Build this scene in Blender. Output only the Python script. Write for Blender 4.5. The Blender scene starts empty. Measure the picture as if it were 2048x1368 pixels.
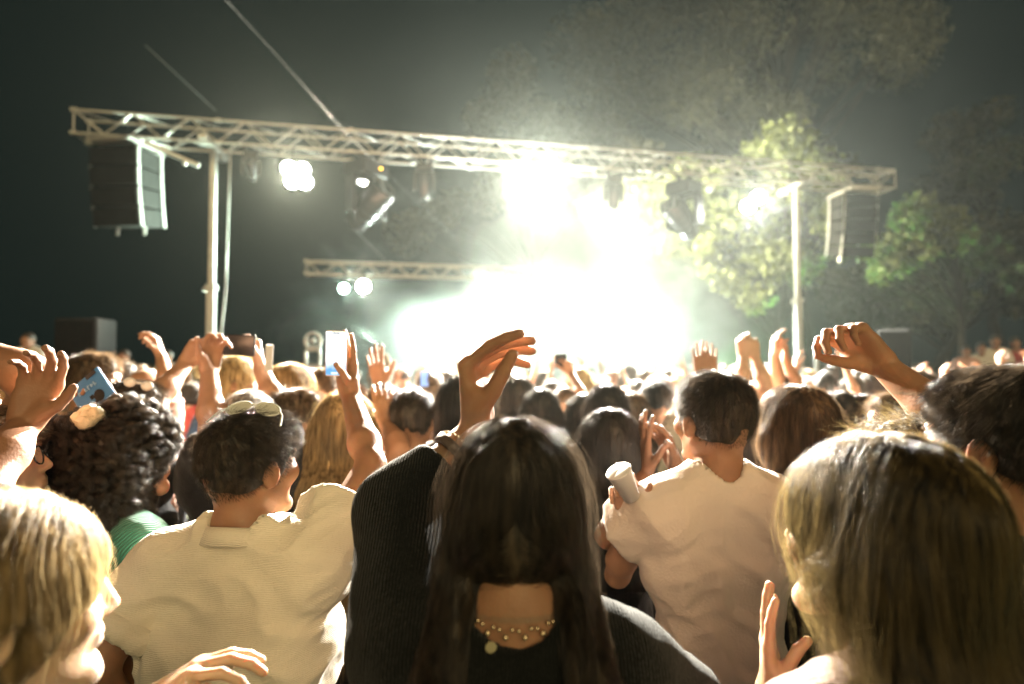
import bpy, bmesh, math, random
import numpy as np
from mathutils import Vector, Matrix
R = math.radians
rng = random.Random(7)
nrg = np.random.default_rng(11)
sc = bpy.context.scene
COL = sc.collection

# ------------------------------------------------------------------ camera, night, light, exposure
CAMZ = 1.80
F = 1138.0                      # focal length in pixels of the 2048 px wide photograph
PITCH = 1.8
cam_d = bpy.data.cameras.new('camera')
cam = bpy.data.objects.new('camera', cam_d); COL.objects.link(cam)
cam.location = (0, 0, CAMZ); cam.rotation_euler = (R(90 + PITCH), 0, 0)
cam_d.sensor_width = 36; cam_d.lens = 20; cam_d.clip_start = .05; cam_d.clip_end = 400
cam_d.dof.use_dof = True; cam_d.dof.focus_distance = 1.12; cam_d.dof.aperture_fstop = 1.8
sc.camera = cam
world = bpy.data.worlds.new('World'); sc.world = world; world.use_nodes = True
bgn = world.node_tree.nodes['Background']
bgn.inputs[0].default_value = (.30, .66, .58, 1); bgn.inputs[1].default_value = .013
sun_d = bpy.data.lights.new('warm_fill', 'SUN'); sun_d.energy = 1.85; sun_d.angle = R(45); sun_d.color = (1, .77, .39)
sun = bpy.data.objects.new('warm_fill', sun_d); COL.objects.link(sun); sun.location = (0, -10, 14)
sun.rotation_euler = Vector((-.25, 1, -.50)).to_track_quat('-Z', 'Y').to_euler()
vs = sc.view_settings
sc.display_settings.display_device = 'sRGB'
vs.view_transform = 'Standard'; vs.look = 'None'; vs.exposure = 0; vs.gamma = 1; vs.use_curve_mapping = False
cy = sc.cycles
cy.use_denoising = True; cy.denoiser = 'OPENIMAGEDENOISE'; cy.denoising_prefilter = 'ACCURATE'
cy.max_bounces = 6; cy.diffuse_bounces = 2; cy.glossy_bounces = 2; cy.transmission_bounces = 5
cy.transparent_max_bounces = 12; cy.volume_bounces = 1; cy.volume_step_rate = 2.0; cy.volume_max_steps = 96
cy.sample_clamp_indirect = 4; cy.sample_clamp_direct = 0
cy.caustics_reflective = False; cy.caustics_refractive = False

_c, _s = math.cos(R(PITCH)), math.sin(R(PITCH))
def at(px, py, d):
    """world point seen at photo pixel (px, py) whose distance along +Y is d"""
    u, v = (px - 1024) / F, (684 - py) / F
    dy, dz = _c - v * _s, _s + v * _c
    return Vector((u / dy * d, d, CAMZ + dz / dy * d))

# ------------------------------------------------------------------ helpers
def tag(o, label=None, cat=None, group=None, kind=None):
    if label: o['label'] = label
    if cat: o['category'] = cat
    if group: o['group'] = group
    if kind: o['kind'] = kind
    return o
def empty(name, loc=(0, 0, 0), rz=0, label=None, cat=None, group=None, scale=1):
    o = bpy.data.objects.new(name, None); COL.objects.link(o)
    o.location = loc; o.rotation_euler = (0, 0, rz); o.scale = (scale,) * 3; o.empty_display_size = .1
    return tag(o, label, cat, group)
def link(name, data, parent=None, loc=None, m=None):
    o = bpy.data.objects.new(name, data); COL.objects.link(o)
    if parent: o.parent = parent
    if loc is not None: o.location = loc
    if m is not None: o.matrix_local = m
    return o
def copy_tree(o, parent=None):
    c = o.copy(); COL.objects.link(c); c.parent = parent
    for ch in o.children: copy_tree(ch, c)
    return c

def mat(name, col, rough=.6, spec=.3, metal=0, noise=0, nscale=8, bump=0, bscale=60, emit=None, estr=0, sss=0, sheen=0, trans=0, obcol=False, coat=0):
    m = bpy.data.materials.new(name); m.use_nodes = True
    nt = m.node_tree; N = nt.nodes; L = nt.links; b = N['Principled BSDF']
    b.inputs['Base Color'].default_value = (*col, 1); b.inputs['Roughness'].default_value = rough
    b.inputs['Specular IOR Level'].default_value = spec; b.inputs['Metallic'].default_value = metal
    if sss:
        b.inputs['Subsurface Weight'].default_value = sss
        b.inputs['Subsurface Radius'].default_value = (1, .28, .12); b.inputs['Subsurface Scale'].default_value = .012
    if sheen: b.inputs['Sheen Weight'].default_value = sheen
    if coat: b.inputs['Coat Weight'].default_value = coat
    if emit: b.inputs['Emission Color'].default_value = (*emit, 1); b.inputs['Emission Strength'].default_value = estr
    tc = N.new('ShaderNodeTexCoord')
    src = None
    if obcol:
        oi = N.new('ShaderNodeObjectInfo'); src = oi.outputs['Color']
    if noise:
        n = N.new('ShaderNodeTexNoise'); n.inputs['Scale'].default_value = nscale; n.inputs['Detail'].default_value = 4
        L.new(tc.outputs['Object'], n.inputs['Vector'])
        mr = N.new('ShaderNodeMapRange'); mr.inputs[1].default_value = .3; mr.inputs[2].default_value = .7
        mr.inputs[3].default_value = 1 - noise; mr.inputs[4].default_value = 1 + noise
        L.new(n.outputs['Fac'], mr.inputs[0])
        mx = N.new('ShaderNodeVectorMath'); mx.operation = 'SCALE'
        if src: L.new(src, mx.inputs[0])
        else: mx.inputs[0].default_value = col
        L.new(mr.outputs[0], mx.inputs['Scale']); src = mx.outputs[0]
    if src: L.new(src, b.inputs['Base Color'])
    if bump:
        n = N.new('ShaderNodeTexNoise'); n.inputs['Scale'].default_value = bscale; n.inputs['Detail'].default_value = 3
        L.new(tc.outputs['Object'], n.inputs['Vector'])
        bp = N.new('ShaderNodeBump'); bp.inputs['Strength'].default_value = bump; bp.inputs['Distance'].default_value = .01
        L.new(n.outputs['Fac'], bp.inputs['Height']); L.new(bp.outputs[0], b.inputs['Normal'])
    return m
def weave(m, scale=260, strength=.35, axis='Z', kind='BANDS', dist=.002, warp=0):
    """woven or ribbed relief on a cloth material"""
    nt = m.node_tree; N = nt.nodes; L = nt.links; b = N['Principled BSDF']
    tc = N.new('ShaderNodeTexCoord'); w = N.new('ShaderNodeTexWave'); w.wave_type = 'BANDS'; w.bands_direction = axis
    w.inputs['Scale'].default_value = scale; w.inputs['Distortion'].default_value = warp; w.inputs['Detail'].default_value = 2
    L.new(tc.outputs['Object'], w.inputs['Vector'])
    bp = N.new('ShaderNodeBump'); bp.inputs['Strength'].default_value = strength; bp.inputs['Distance'].default_value = dist
    L.new(w.outputs['Fac'], bp.inputs['Height'])
    prev = b.inputs['Normal'].links[0].from_socket if b.inputs['Normal'].links else None
    if prev: L.new(prev, bp.inputs['Normal'])
    L.new(bp.outputs[0], b.inputs['Normal'])
    return w
def emis(name, col, st):
    m = bpy.data.materials.new(name); m.use_nodes = True
    N = m.node_tree.nodes; N.remove(N['Principled BSDF'])
    e = N.new('ShaderNodeEmission'); e.inputs[0].default_value = (*col, 1); e.inputs[1].default_value = st
    m.node_tree.links.new(e.outputs[0], N['Material Output'].inputs[0]); return m

class MB:
    """collects simple shapes and builds ONE mesh"""
    def __init__(s): s.v = []; s.f = []; s.sm = []
    def add(s, vs_, fs, smooth=False):
        o = len(s.v); s.v += [tuple(v) for v in vs_]; s.f += [tuple(i + o for i in f) for f in fs]; s.sm += [smooth] * len(fs)
    def box(s, c, size, rot=None, bevel=0):
        hx, hy, hz = [a / 2 for a in size]; c = Vector(c); rot = rot or Matrix.Identity(3)
        if bevel:
            bm = bmesh.new(); bmesh.ops.create_cube(bm, size=1)
            for v in bm.verts: v.co = Vector((v.co.x * size[0], v.co.y * size[1], v.co.z * size[2]))
            bmesh.ops.bevel(bm, geom=list(bm.edges), offset=bevel, segments=2, affect='EDGES', profile=.5)
            bm.verts.index_update()
            s.add([c + rot @ v.co for v in bm.verts], [[v.index for v in f.verts] for f in bm.faces]); bm.free(); return s
        vs_ = [c + rot @ Vector((x, y, z)) for x in (-hx, hx) for y in (-hy, hy) for z in (-hz, hz)]
        s.add(vs_, [(0, 1, 3, 2), (4, 6, 7, 5), (0, 4, 5, 1), (2, 3, 7, 6), (0, 2, 6, 4), (1, 5, 7, 3)]); return s
    def tube(s, pts, r, n=8, cap=True, r2=None):
        pts = [Vector(p) for p in pts]; rings = []
        m = len(pts)
        for i, p in enumerate(pts):
            t = pts[min(i + 1, m - 1)] - pts[max(i - 1, 0)]
            t = t.normalized() if t.length > 1e-7 else (pts[-1] - pts[0]).normalized()
            a = t.orthogonal().normalized() if i == 0 else (a - t * a.dot(t)).normalized()
            b = t.cross(a)
            rr = r if r2 is None else r + (r2 - r) * i / (m - 1)
            if isinstance(r, (list, tuple)): rr = r[i]
            rings.append([p + (a * math.cos(k * 2 * math.pi / n) + b * math.sin(k * 2 * math.pi / n)) * rr for k in range(n)])
        vs_ = [v for rg in rings for v in rg]; fs = []
        for i in range(m - 1):
            for k in range(n):
                fs.append((i * n + k, i * n + (k + 1) % n, (i + 1) * n + (k + 1) % n, (i + 1) * n + k))
        s.add(vs_, fs, True)
        if cap: s.add(rings[0], [tuple(range(n))[::-1]]); s.add(rings[-1], [tuple(range(n))])
        return s
    def lathe(s, c, axis, prof, n=16):
        """prof: list of (distance along axis, radius)"""
        c = Vector(c); ax = Vector(axis).normalized()
        return s.tube([c + ax * z for z, r in prof], [max(r, 1e-4) for z, r in prof], n)
    def ball(s, c, r, n=8, sc_=(1, 1, 1)):
        c = Vector(c); vs_ = []; fs = []; m = n // 2 + 1
        for i in range(m + 1):
            th = math.pi * i / m
            for k in range(n):
                ph = 2 * math.pi * k / n
                vs_.append(c + Vector((math.sin(th) * math.cos(ph) * r * sc_[0], math.sin(th) * math.sin(ph) * r * sc_[1], math.cos(th) * r * sc_[2])))
        for i in range(m):
            for k in range(n): fs.append((i * n + k, (i + 1) * n + k, (i + 1) * n + (k + 1) % n, i * n + (k + 1) % n))
        s.add(vs_, fs, True); return s
    def mesh(s, name, m):
        me = bpy.data.meshes.new(name); me.from_pydata([tuple(v) for v in s.v], [], s.f)
        me.polygons.foreach_set('use_smooth', s.sm); me.materials.append(m); me.update(); return me
    def build(s, name, m, parent=None, loc=None): return link(name, s.mesh(name, m), parent, loc)

# ------------------------------------------------------------------ materials of the place
M = {}
M['alu'] = mat('brushed_aluminium', (.62, .60, .57), .38, .5, .75, noise=.12, nscale=3, bump=.15, bscale=40)
M['steel'] = mat('galvanised_steel', (.50, .50, .48), .45, .5, .6, noise=.15)
M['black'] = mat('black_paint', (.025, .025, .027), .5, .4, noise=.3)
M['gloss_black'] = mat('black_plastic', (.018, .018, .02), .25, .5)
M['grille'] = mat('speaker_grille', (.006, .0055, .005), .95, .03, noise=.3, nscale=30, bump=.5, bscale=160)
M['cab'] = mat('speaker_paint', (.012, .012, .0115), .8, .12, noise=.2, nscale=6, bump=.3, bscale=90)
M['ground'] = mat('trodden_grass', (.05, .06, .03), .95, .1, noise=.5, nscale=2, bump=.8, bscale=12)
M['deck'] = mat('stage_deck', (.04, .04, .042), .6, .3, noise=.3)
M['bark'] = mat('bark', (.015, .013, .010), .95, .1, noise=.4, nscale=5, bump=.8, bscale=20)
def leafmat(name, col, tr=.35):
    m = mat(name, col, .5, .3, noise=.45, nscale=1.2); N = m.node_tree.nodes; L = m.node_tree.links
    b = N['Principled BSDF']; t = N.new('ShaderNodeBsdfTranslucent'); t.inputs[0].default_value = (col[0] * 1.2, col[1] * 1.3, col[2] * .6, 1)
    mx = N.new('ShaderNodeMixShader'); mx.inputs[0].default_value = tr
    L.new(b.outputs[0], mx.inputs[1]); L.new(t.outputs[0], mx.inputs[2]); L.new(mx.outputs[0], N['Material Output'].inputs[0])
    return m
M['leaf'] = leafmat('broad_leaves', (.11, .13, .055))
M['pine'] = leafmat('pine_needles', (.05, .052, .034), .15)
M['dim_leaf'] = leafmat('dim_leaves', (.05, .05, .032), .2)  # weak light on the far trees put into a darker leaf colour
M['wire'] = mat('cable', (.10, .11, .105), .5, .4)

# ------------------------------------------------------------------ ground and stage
def sheet(name, pts, z, m, kind='structure'):
    mb = MB(); mb.add([(x, y, z) for x, y in pts], [tuple(range(len(pts)))]); return tag(mb.build(name, m), kind=kind)
sheet('ground', [(-180, -40), (180, -40), (180, 220), (-180, 220)], 0, M['ground'])

TA = at(148, 213, 10.5)                     # left end of the front truss, top front chord
TB = at(1790, 336, 13.9)
TZ = 6.48
TA.z = TB.z = TZ
tdir = (TB - TA).normalized(); TLEN = (TB - TA).length
tback = Vector((-tdir.y, tdir.x, 0))
if tback.y < 0: tback = -tback
TH, TD = .44, .52
def truss(name, A, dirv, length, h, dep, n, label, cat='truss', rc=.026, rb=.013, hidebr=False):
    root = empty(name, A, math.atan2(dirv.y, dirv.x), label, cat, 'trusses over the stage')
    for zz in (0, -h):
        for yy in (0, dep):
            mb = MB(); mb.tube([(0, yy, zz), (length, yy, zz)], rc, 8)
            for k in range(0, int(length / 2.5) + 1):
                mb.tube([(min(k * 2.5, length) - .05, yy, zz), (min(k * 2.5, length) + .05, yy, zz)], rc * 1.7, 8)
            mb.build('chord', M['alu'], root)
    step = length / n
    me1 = MB().tube([(0, 0, 0), (step, 0, -h)], rb, 6).mesh('brace', M['alu'])
    me1b = MB().tube([(0, 0, -h), (step, 0, 0)], rb, 6).mesh('brace', M['alu'])
    me2 = MB().tube([(0, 0, 0), (step, dep, 0)], rb, 6).mesh('brace', M['alu'])
    me2b = MB().tube([(0, dep, 0), (step, 0, 0)], rb, 6).mesh('brace', M['alu'])
    for i in range(n):
        a = i % 2 == 0
        for yy in (0, dep): link('brace', me1 if a else me1b, root, (i * step, yy, 0))
        for zz in (0, -h): link('brace', me2 if a else me2b, root, (i * step, 0, zz))
    for xx in (0, length):
        mb = MB()
        mb.tube([(xx, 0, 0), (xx, 0, -h)], rb, 6).tube([(xx, dep, 0), (xx, dep, -h)], rb, 6)
        mb.tube([(xx, 0, 0), (xx, dep, 0)], rb, 6).tube([(xx, 0, -h), (xx, dep, -h)], rb, 6)
        mb.build('end_frame', M['alu'], root)
    return root
truss('roof_truss', TA, tdir, TLEN, TH, TD, 36, 'long aluminium box truss running across the whole front of the stage')
RA = at(612, 522, 17.0); RZ = RA.z
truss('rear_truss', RA, tdir, 7.5, .37, .37, 17, 'shorter thin aluminium truss at the back, vanishing into the bright smoke', rc=.03, rb=.016)
def on_truss(px, back=0, drop=0):
    """point on the front truss's front face line seen at column px"""
    u = (px - 1024) / F
    k = (u * TA.y - TA.x) / (tdir.x - u * tdir.y)
    return TA + tdir * k + tback * back + Vector((0, 0, -TH - drop)), k
def on_rear(px, drop=0):
    u = (px - 1024) / F
    k = (u * RA.y - RA.x) / (tdir.x - u * tdir.y)
    return RA + tdir * k + Vector((0, 0, -.37 - drop))

# posts
def post(px, label, rz):
    p, k = on_truss(px, TD / 2)
    root = empty('tower_post', (p.x, p.y, 0), rz, label, 'lift tower', 'posts that carry the roof truss')
    top = TZ - TH - .05
    mb = MB(); mb.box((0, 0, top * .27), (.135, .135, top * .54)); mb.build('outer_mast', M['steel'], root)
    mb = MB(); mb.box((0, 0, top * .52 + top * .24), (.10, .10, top * .48)); mb.build('inner_mast', M['steel'], root)
    mb = MB(); mb.box((0, 0, top * .54), (.19, .19, .09), bevel=.01); mb.ball((-.13, 0, top * .54 - .05), .045); mb.build('collar', M['steel'], root)
    mb = MB(); mb.box((0, 0, top + .03), (.16, 1.25, .10), bevel=.012); mb.box((0, -.45, top - .05), (.24, .2, .06), bevel=.01); mb.box((0, .35, top - .06), (.2, .3, .06), bevel=.01)
    mb.build('head_beam', M['steel'], root)
    mb = MB(); mb.box((0, 0, .06), (.6, .6, .06)); 
    for a in range(4):
        d = Vector((math.cos(a * math.pi / 2 + .78), math.sin(a * math.pi / 2 + .78), 0)); mb.tube([d * .1 + Vector((0, 0, .5)), d * 1.1 + Vector((0, 0, .05))], .03, 6)
    mb.build('outrigger_base', M['steel'], root)
    return root, top, p
pl, ptop, pL = post(412, 'left steel lift post, brightly lit near its foot, left of the phones', .15)
pr, _, pR = post(1612, 'right steel lift post standing in front of the leafy tree', .15)
mb = MB(); q = Vector(pL) + Vector((.28, .1, 0)); mb.tube([(q.x, q.y, ptop), (q.x - .05, q.y, 3.2), (q.x - .25, q.y, 1.0), (q.x - .3, q.y, .02)], .016, 6)
tag(mb.build('lift_strap', M['steel']), 'thin slack strap hanging beside the left lift post', 'strap')
mb = MB(); q = at(1633, 700, 12.6); mb.tube([(q.x, q.y, 0.05), (q.x, q.y, q.z + .1)], .05, 8).box((q.x, q.y, .03), (.5, .5, .06))
tag(mb.build('steel_pole', M['steel']), 'short thin steel pole right beside the foot of the right lift post', 'pole')

# stage
SO = at(760, 730, 11.3)
def stage_pt(x, y, z=0): 
    o = Vector((TA.x, TA.y, 0)) + tback * .4
    return o + tdir * x + tback * y + Vector((0, 0, z))
root = empty('stage', stage_pt(3.0, 0), math.atan2(tdir.y, tdir.x), 'low black stage platform under the trusses behind the crowd', 'stage')
bx_me = MB().box((0, 0, 0), (1.98, .98, .07), bevel=.008).mesh('deck_panel', M['deck'])
for i in range(6):
    for j in range(6): link('deck_panel', bx_me, root, (1 + i * 2, .5 + j, .50))
mb = MB()
for i in range(7):
    for j in range(4): mb.tube([(i * 2, j * 2, 0), (i * 2, j * 2, .47)], .03, 6)
mb.build('stage_leg', M['steel'], root)['kind'] = 'stuff'
MB().box((6, .02, .24), (12, .02, .44)).build('skirt', M['black'], root)

# ------------------------------------------------------------------ line arrays, cabinets
def box_frustum(mb, w, h, d, cz, tilt, y0):
    m = Matrix.Rotation(tilt, 3, 'X')
    mb.box((0, y0, cz), (w, d, h), m, bevel=.012)
def line_array(px, drop, w, d, n, tilt0, rz, label, mh=.32):
    p, k = on_truss(px, TD / 2, .10)
    root = empty('line_array', p, rz, label, 'speakers', 'hanging line arrays')
    MB().box((0, 0, -.02), (w * .9, d + .25, .06)).tube([(0, -d * .3, 0), (0, -d * .3, .14)], .015, 6).tube([(0, d * .3, 0), (0, d * .3, .14)], .015, 6).build('rigging_frame', M['alu'], root)
    y = 0; z = -.10; t = tilt0
    for i in range(n):
        rot = Matrix.Rotation(t, 3, 'X')
        c = Vector((0, y, z)) + rot @ Vector((0, 0, -mh / 2))
        cr = link('cabinet', MB().box((0, 0, 0), (w, d, mh - .035), bevel=.014).mesh('cabinet', M['cab']), root, m=Matrix.Translation(c) @ rot.to_4x4())
        MB().box((0, -d / 2 - .008, 0), (w * .94, .02, mh - .07), bevel=.004).build('grille', M['grille'], cr)
        mb = MB()
        for sx in (-1, 1):
            for yy in (-d * .42, d * .42):
                mb.box((sx * (w / 2 + .012), yy, 0), (.02, .05, mh - .02)); mb.ball((sx * (w / 2 + .03), yy, mh / 2 - .02), .022, 6)
        mb.build('rigging_bracket', M['steel'], cr)
        e = rot @ Vector((0, 0, -mh)); y += e.y; z += e.z; t += .05
    mb = MB()
    for sx in (-.5, .5): mb.tube([(sx * w * .6, y, z + .02), (sx * w * .6, y, z - .13)], .03, 8)
    mb.build('hanging_pin', M['alu'], root)
    return root
line_array(232, 0, .95, .72, 4, .02, R(-6), 'hanging stack of four speaker cabinets at the left end of the truss', .37)
line_array(1728, 0, .82, .66, 5, .02, R(6), 'hanging stack of five dark speaker cabinets at the right end of the truss', .30)
# rigging bar beside the left array
p, k = on_truss(300, 0, .12)
MBb = MB().tube([p + Vector((-.12, -.1, 0)), p + Vector((.78, .15, -.36))], .045, 8).ball(p + Vector((.55, .08, -.33)), .05)
tag(MBb.build('rigging_bar', M['alu']), 'slanting aluminium bar sticking out beside the left speaker stack', 'bar')
def pa(px0, px1, pytop, d, w, dep, rz, label):
    c = at((px0 + px1) / 2, pytop, d)
    root = empty('speaker_stack', (c.x, c.y, 0), rz, label, 'speakers', 'speaker stacks on the ground')
    h = c.z; hs = h * .40
    MB().box((0, 0, hs / 2), (w * 1.05, dep * 1.1, hs - .01), bevel=.02).build('subwoofer', M['cab'], root)
    top = MB().box((0, 0, hs + (h - hs) / 2), (w, dep, h - hs - .01), bevel=.035).build('top_cabinet', M['cab'], root)
    MB().box((0, -dep / 2 - .012, hs + (h - hs) / 2), (w * .9, .025, (h - hs) * .93), bevel=.008).build('grille', M['grille'], top)
    MB().box((w / 2 + .01, 0, hs + (h - hs) * .5), (.02, .16, .06), bevel=.005).build('handle', M['black'], top)
pa(132, 214, 637, 8.6, .60, .5, R(5), 'tall dark brown speaker stack standing at the left behind the crowd')
pa(1752, 1826, 660, 9.6, .46, .55, R(-35), 'grey speaker stack with rounded edges standing right of the posts')

# ------------------------------------------------------------------ stage lamps
def lamp_light(name, loc, kind, energy, col, parent=None, r=.12, aim=None, size=None, blend=.6):
    ld = bpy.data.lights.new(name, kind); ld.energy = energy; ld.color = col; ld.shadow_soft_size = r
    o = bpy.data.objects.new(name, ld); COL.objects.link(o); o.location = loc
    if kind == 'SPOT':
        ld.spot_size = size or R(90); ld.spot_blend = blend
    if aim is not None: o.rotation_euler = (Vector(aim) - Vector(loc)).to_track_quat('-Z', 'Y').to_euler()
    return o
WARM = (1, .86, .66); GREEN = (.80, 1, .84)
E_white = emis('lit_lens_white', (1, .97, .90), 60); E_warm = emis('lit_lens_warm', (1, .9, .72), 45); E_green = emis('lit_lens_green', (.7, 1, .85), 25)
def clamp(mb, top, bot):
    mb.tube([top, bot], .02, 6); mb.box(top, (.09, .07, .07))
def blinder(px, py, cells, sz, label, energy, col, aimz=1.6, dist=None, E=None, spot=R(105)):
    p, k = on_truss(px, 0, 0); c = at(px, py, p.y - .15)
    root = empty('blinder_lamp', c, math.atan2(-c.x, c.y) * .8, label, 'stage light', 'blinder lamps on the front truss')
    mb = MB().tube([(-.05, .05, p.z - c.z), (-.05, .05, .22)], .02, 6).tube([(-.28, .03, 0), (-.28, .03, .24), (.28, .03, .24), (.28, .03, 0)], .014, 6)
    mb.build('yoke', M['black'], root)
    xs = [q_[0] for q_ in cells]; zs = [q_[1] for q_ in cells]
    hs = MB(); ln = MB()
    for (x, z) in cells:
        hs.lathe((x, -.05, z), (0, 1, 0), [(0, sz * 1.08), (.02, sz * 1.12), (.13, sz * .95), (.2, sz * .5)], 14)
        l = MB().lathe((x, -.062, z), (0, 1, 0), [(0, sz * .6), (.008, sz)], 14).build('lens', E or E_white, root)
    hs.build('housing', M['black'], root)
    lo = lamp_light('blinder_light', c + Vector((0, -.22, 0)), 'SPOT', energy, col, r=.15, aim=(c.x * .45, -2, aimz), size=spot)
    return root
blinder(592, 352, [(-.13, .12), (.12, .12), (-.06, -.13), (.17, -.12)], .14, 'four cell warm white blinder, leftmost lit lamp on the front truss', 36000, WARM)
blinder(1075, 370, [(-.16, .14), (.16, .14), (-.16, -.16), (.16, -.16)], .17, 'brightest blown out blinder at the middle of the front truss', 120000, (1, .93, .78))
blinder(1505, 405, [(.12, .10), (-.10, -.10)], .15, 'two cell white blinder on the right part of the front truss', 50000, (1, .93, .80))
for px, py, d_, E_, col_, r_, lab, en in ((688, 577, 17.0, E_green, (.5, 1, .8), .15, 'small greenish lamp hanging from the left end of the rear truss', 400),
                                 (727, 573, 17.1, E_white, (1, .95, .8), .20, 'larger warm white lamp beside the greenish one on the rear truss', 700)):
    c = at(px, py, d_)
    root = empty('par_lamp', c, 0, lab, 'stage light', 'small lamps on the rear truss')
    mb = MB(); clamp(mb, Vector((0, .05, RZ - .37 - c.z)), Vector((0, .05, r_))); mb.tube([(-r_ - .03, .05, 0), (-r_ - .03, .05, r_ + .02), (r_ + .03, .05, r_ + .02), (r_ + .03, .05, 0)], .012, 6)
    mb.build('yoke', M['black'], root)
    MB().lathe((0, 0, 0), (0, 1, 0), [(0, r_ * 1.1), (.25, r_ * .9), (.3, r_ * .4)], 16).build('housing', M['black'], root)
    MB().lathe((0, -.02, 0), (0, 1, 0), [(0, r_ * .9), (.01, r_)], 20).build('lens', E_, root)
    lamp_light('par_light', c + Vector((0, -.1, 0)), 'SPOT', en, col_, r=.12, aim=(-1, 0, 1.5), size=R(60))

def moving_head(px, py, scale_, tilt, pan, label, drop=.12, unlit=True, led=None):
    p, k = on_truss(px, TD / 2, .0)
    root = empty('moving_head_lamp', p, pan, label, 'stage light', 'unlit moving lamps under the front truss')
    s = scale_
    mb = MB().box((0, 0, -.12 * s - drop * .5), (.36 * s, .34 * s, .17 * s), bevel=.02 * s)
    mb.box((-.13, 0, -.01), (.05, .08, .16)); mb.box((.13, 0, -.01), (.05, .08, .16)); b_ = mb.build('base', M['black'], root)
    if led:
        MB().ball((.05 * s, -.18 * s, -.12 * s - drop * .5), .022, 8).build('status_light', emis('amber_led', (1, .55, .05), 12), b_)
    z0 = -.22 * s - drop * .5
    mb = MB()
    for sx in (-1, 1):
        mb.box((sx * .21 * s, 0, z0 - .20 * s), (.06 * s, .16 * s, .42 * s), bevel=.015 * s)
    mb.box((0, 0, z0 - .02 * s), (.46 * s, .18 * s, .06 * s), bevel=.015 * s); mb.build('yoke', M['gloss_black'], root)
    h = MB().lathe((0, 0, 0), (0, 1, 0), [(-.36 * s, .145 * s), (-.33 * s, .165 * s), (-.12 * s, .165 * s), (.05 * s, .14 * s), (.22 * s, .12 * s), (.26 * s, .07 * s)], 20)
    for q_ in (-.30, -.2, -.1, 0): h.lathe((0, 0, 0), (0, 1, 0), [(q_ * s, .172 * s), (q_ * s + .012, .172 * s)], 20)
    ho = link('head', h.mesh('head', M['gloss_black']), root, m=Matrix.Translation((0, 0, z0 - .34 * s)) @ Matrix.Rotation(tilt, 4, 'X'))
    MB().lathe((0, -.365 * s, 0), (0, 1, 0), [(0, .12 * s), (.01, .135 * s)], 20).build('lens', mat('dark_glass', (.03, .035, .04), .05, .9, coat=1), ho)
    return root
moving_head(490, 350, .75, R(-40), .3, 'small dark round moving lamp left of the leftmost blinder')
moving_head(728, 400, 1.9, R(-35), R(55), 'large black moving lamp with an amber status light under the truss', led=True)
moving_head(848, 385, .95, R(-70), .1, 'round black moving lamp with shining rims right of the amber one')
moving_head(1238, 400, .95, R(-70), .1, 'round moving lamp washed out by haze right of the brightest blinder')
moving_head(1382, 420, 1.8, R(-35), R(-50), 'large dark moving lamp seen against the lit leaves')
def small_par(px, py, lab):
    p, k = on_truss(px, 0, 0); c = at(px, py, p.y)
    root = empty('small_spot', c, 0, lab, 'stage light')
    mb = MB(); clamp(mb, Vector((0, 0, p.z - c.z)), Vector((0, 0, .09))); mb.build('bracket', M['black'], root)
    MB().lathe((0, -.1, .02), (0, 1, -.3), [(0, .09), (.16, .085), (.22, .04)], 12).build('housing', M['alu'], root)
small_par(1420, 375, 'small bright metal spotlight just left of the two cell blinder')
small_par(1268, 372, 'small metal spotlight over the washed out moving lamp')
# follow spot on a stand, left of the raised phone
c = at(626, 682, 12.0)
root = empty('round_lamp_stand', (c.x, c.y, 0), 0, 'round pale fixture on a two legged stand left of the raised phone', 'stage light')
mb = MB()
for k in range(14):
    a0, a1 = k * 2 * math.pi / 14, (k + 1) * 2 * math.pi / 14
    mb.tube([(math.cos(a0) * .17, 0, c.z + math.sin(a0) * .17), (math.cos(a1) * .17, 0, c.z + math.sin(a1) * .17)], .035, 6)
mb.ball((0, .02, c.z), .07); mb.tube([(-.15, 0, c.z), (.15, 0, c.z)], .02, 6); mb.build('lamp_ring', M['alu'], root)
mb = MB().tube([(-.15, 0, 0), (-.15, 0, c.z - .2)], .03, 6).tube([(.15, 0, 0), (.15, 0, c.z - .2)], .03, 6).tube([(-.15, 0, c.z - .2), (.15, 0, c.z - .2)], .03, 6).tube([(0, 0, c.z - .2), (0, 0, c.z - .1)], .03, 6)
mb.tube([(-.15, 0, c.z - .5), (.15, 0, c.z - .5)], .02, 6); mb.box((0, 0, .03), (.7, .5, .06)); mb.build('stand', M['alu'], root)

# unseen flood lamps added inside the smoke to whiten it and backlight the crowd
def back_lamp(px, py, d, energy, col, lab, r=.16, aim=None, size=R(140), E=None):
    c = at(px, py, d)
    root = empty('added_flood_lamp', (c.x, c.y, 0), 0, lab, 'stage light', 'added flood lamps hidden in the smoke')
    base = .54
    MB().tube([(0, .1, base), (0, .1, c.z - .1)], .03, 6).box((0, .1, base + .02), (.5, .5, .04)).build('stand', M['black'], root)
    MB().lathe((0, 0, c.z), (0, 1, 0), [(0, r * 1.1), (.25, r * .8), (.3, r * .3)], 14).build('housing', M['black'], root)
    MB().lathe((0, -.02, c.z), (0, 1, 0), [(0, r * .9), (.01, r)], 16).build('lens', E or E_white, root)
    lamp_light('added_flood_light', c + Vector((0, -.12, 0)), 'SPOT', energy, col, r=.2, aim=aim or (c.x * .3, 0, 2.4), size=size)
back_lamp(965, 650, 14.5, 3000, (.90, 1, .86), 'added unseen white flood lamp in the brightest smoke left of the raised bent hand')
back_lamp(1085, 610, 15.0, 3800, (.95, 1, .88), 'tallest added unseen white flood lamp in the very middle of the smoke')
back_lamp(1200, 650, 14.6, 3000, (.90, 1, .86), 'added unseen white flood lamp in the smoke right of the raised bent hand')
back_lamp(1300, 672, 16.2, 2600, (.88, 1, .86), 'added unseen white flood lamp at the right end of the row in the smoke')
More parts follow.
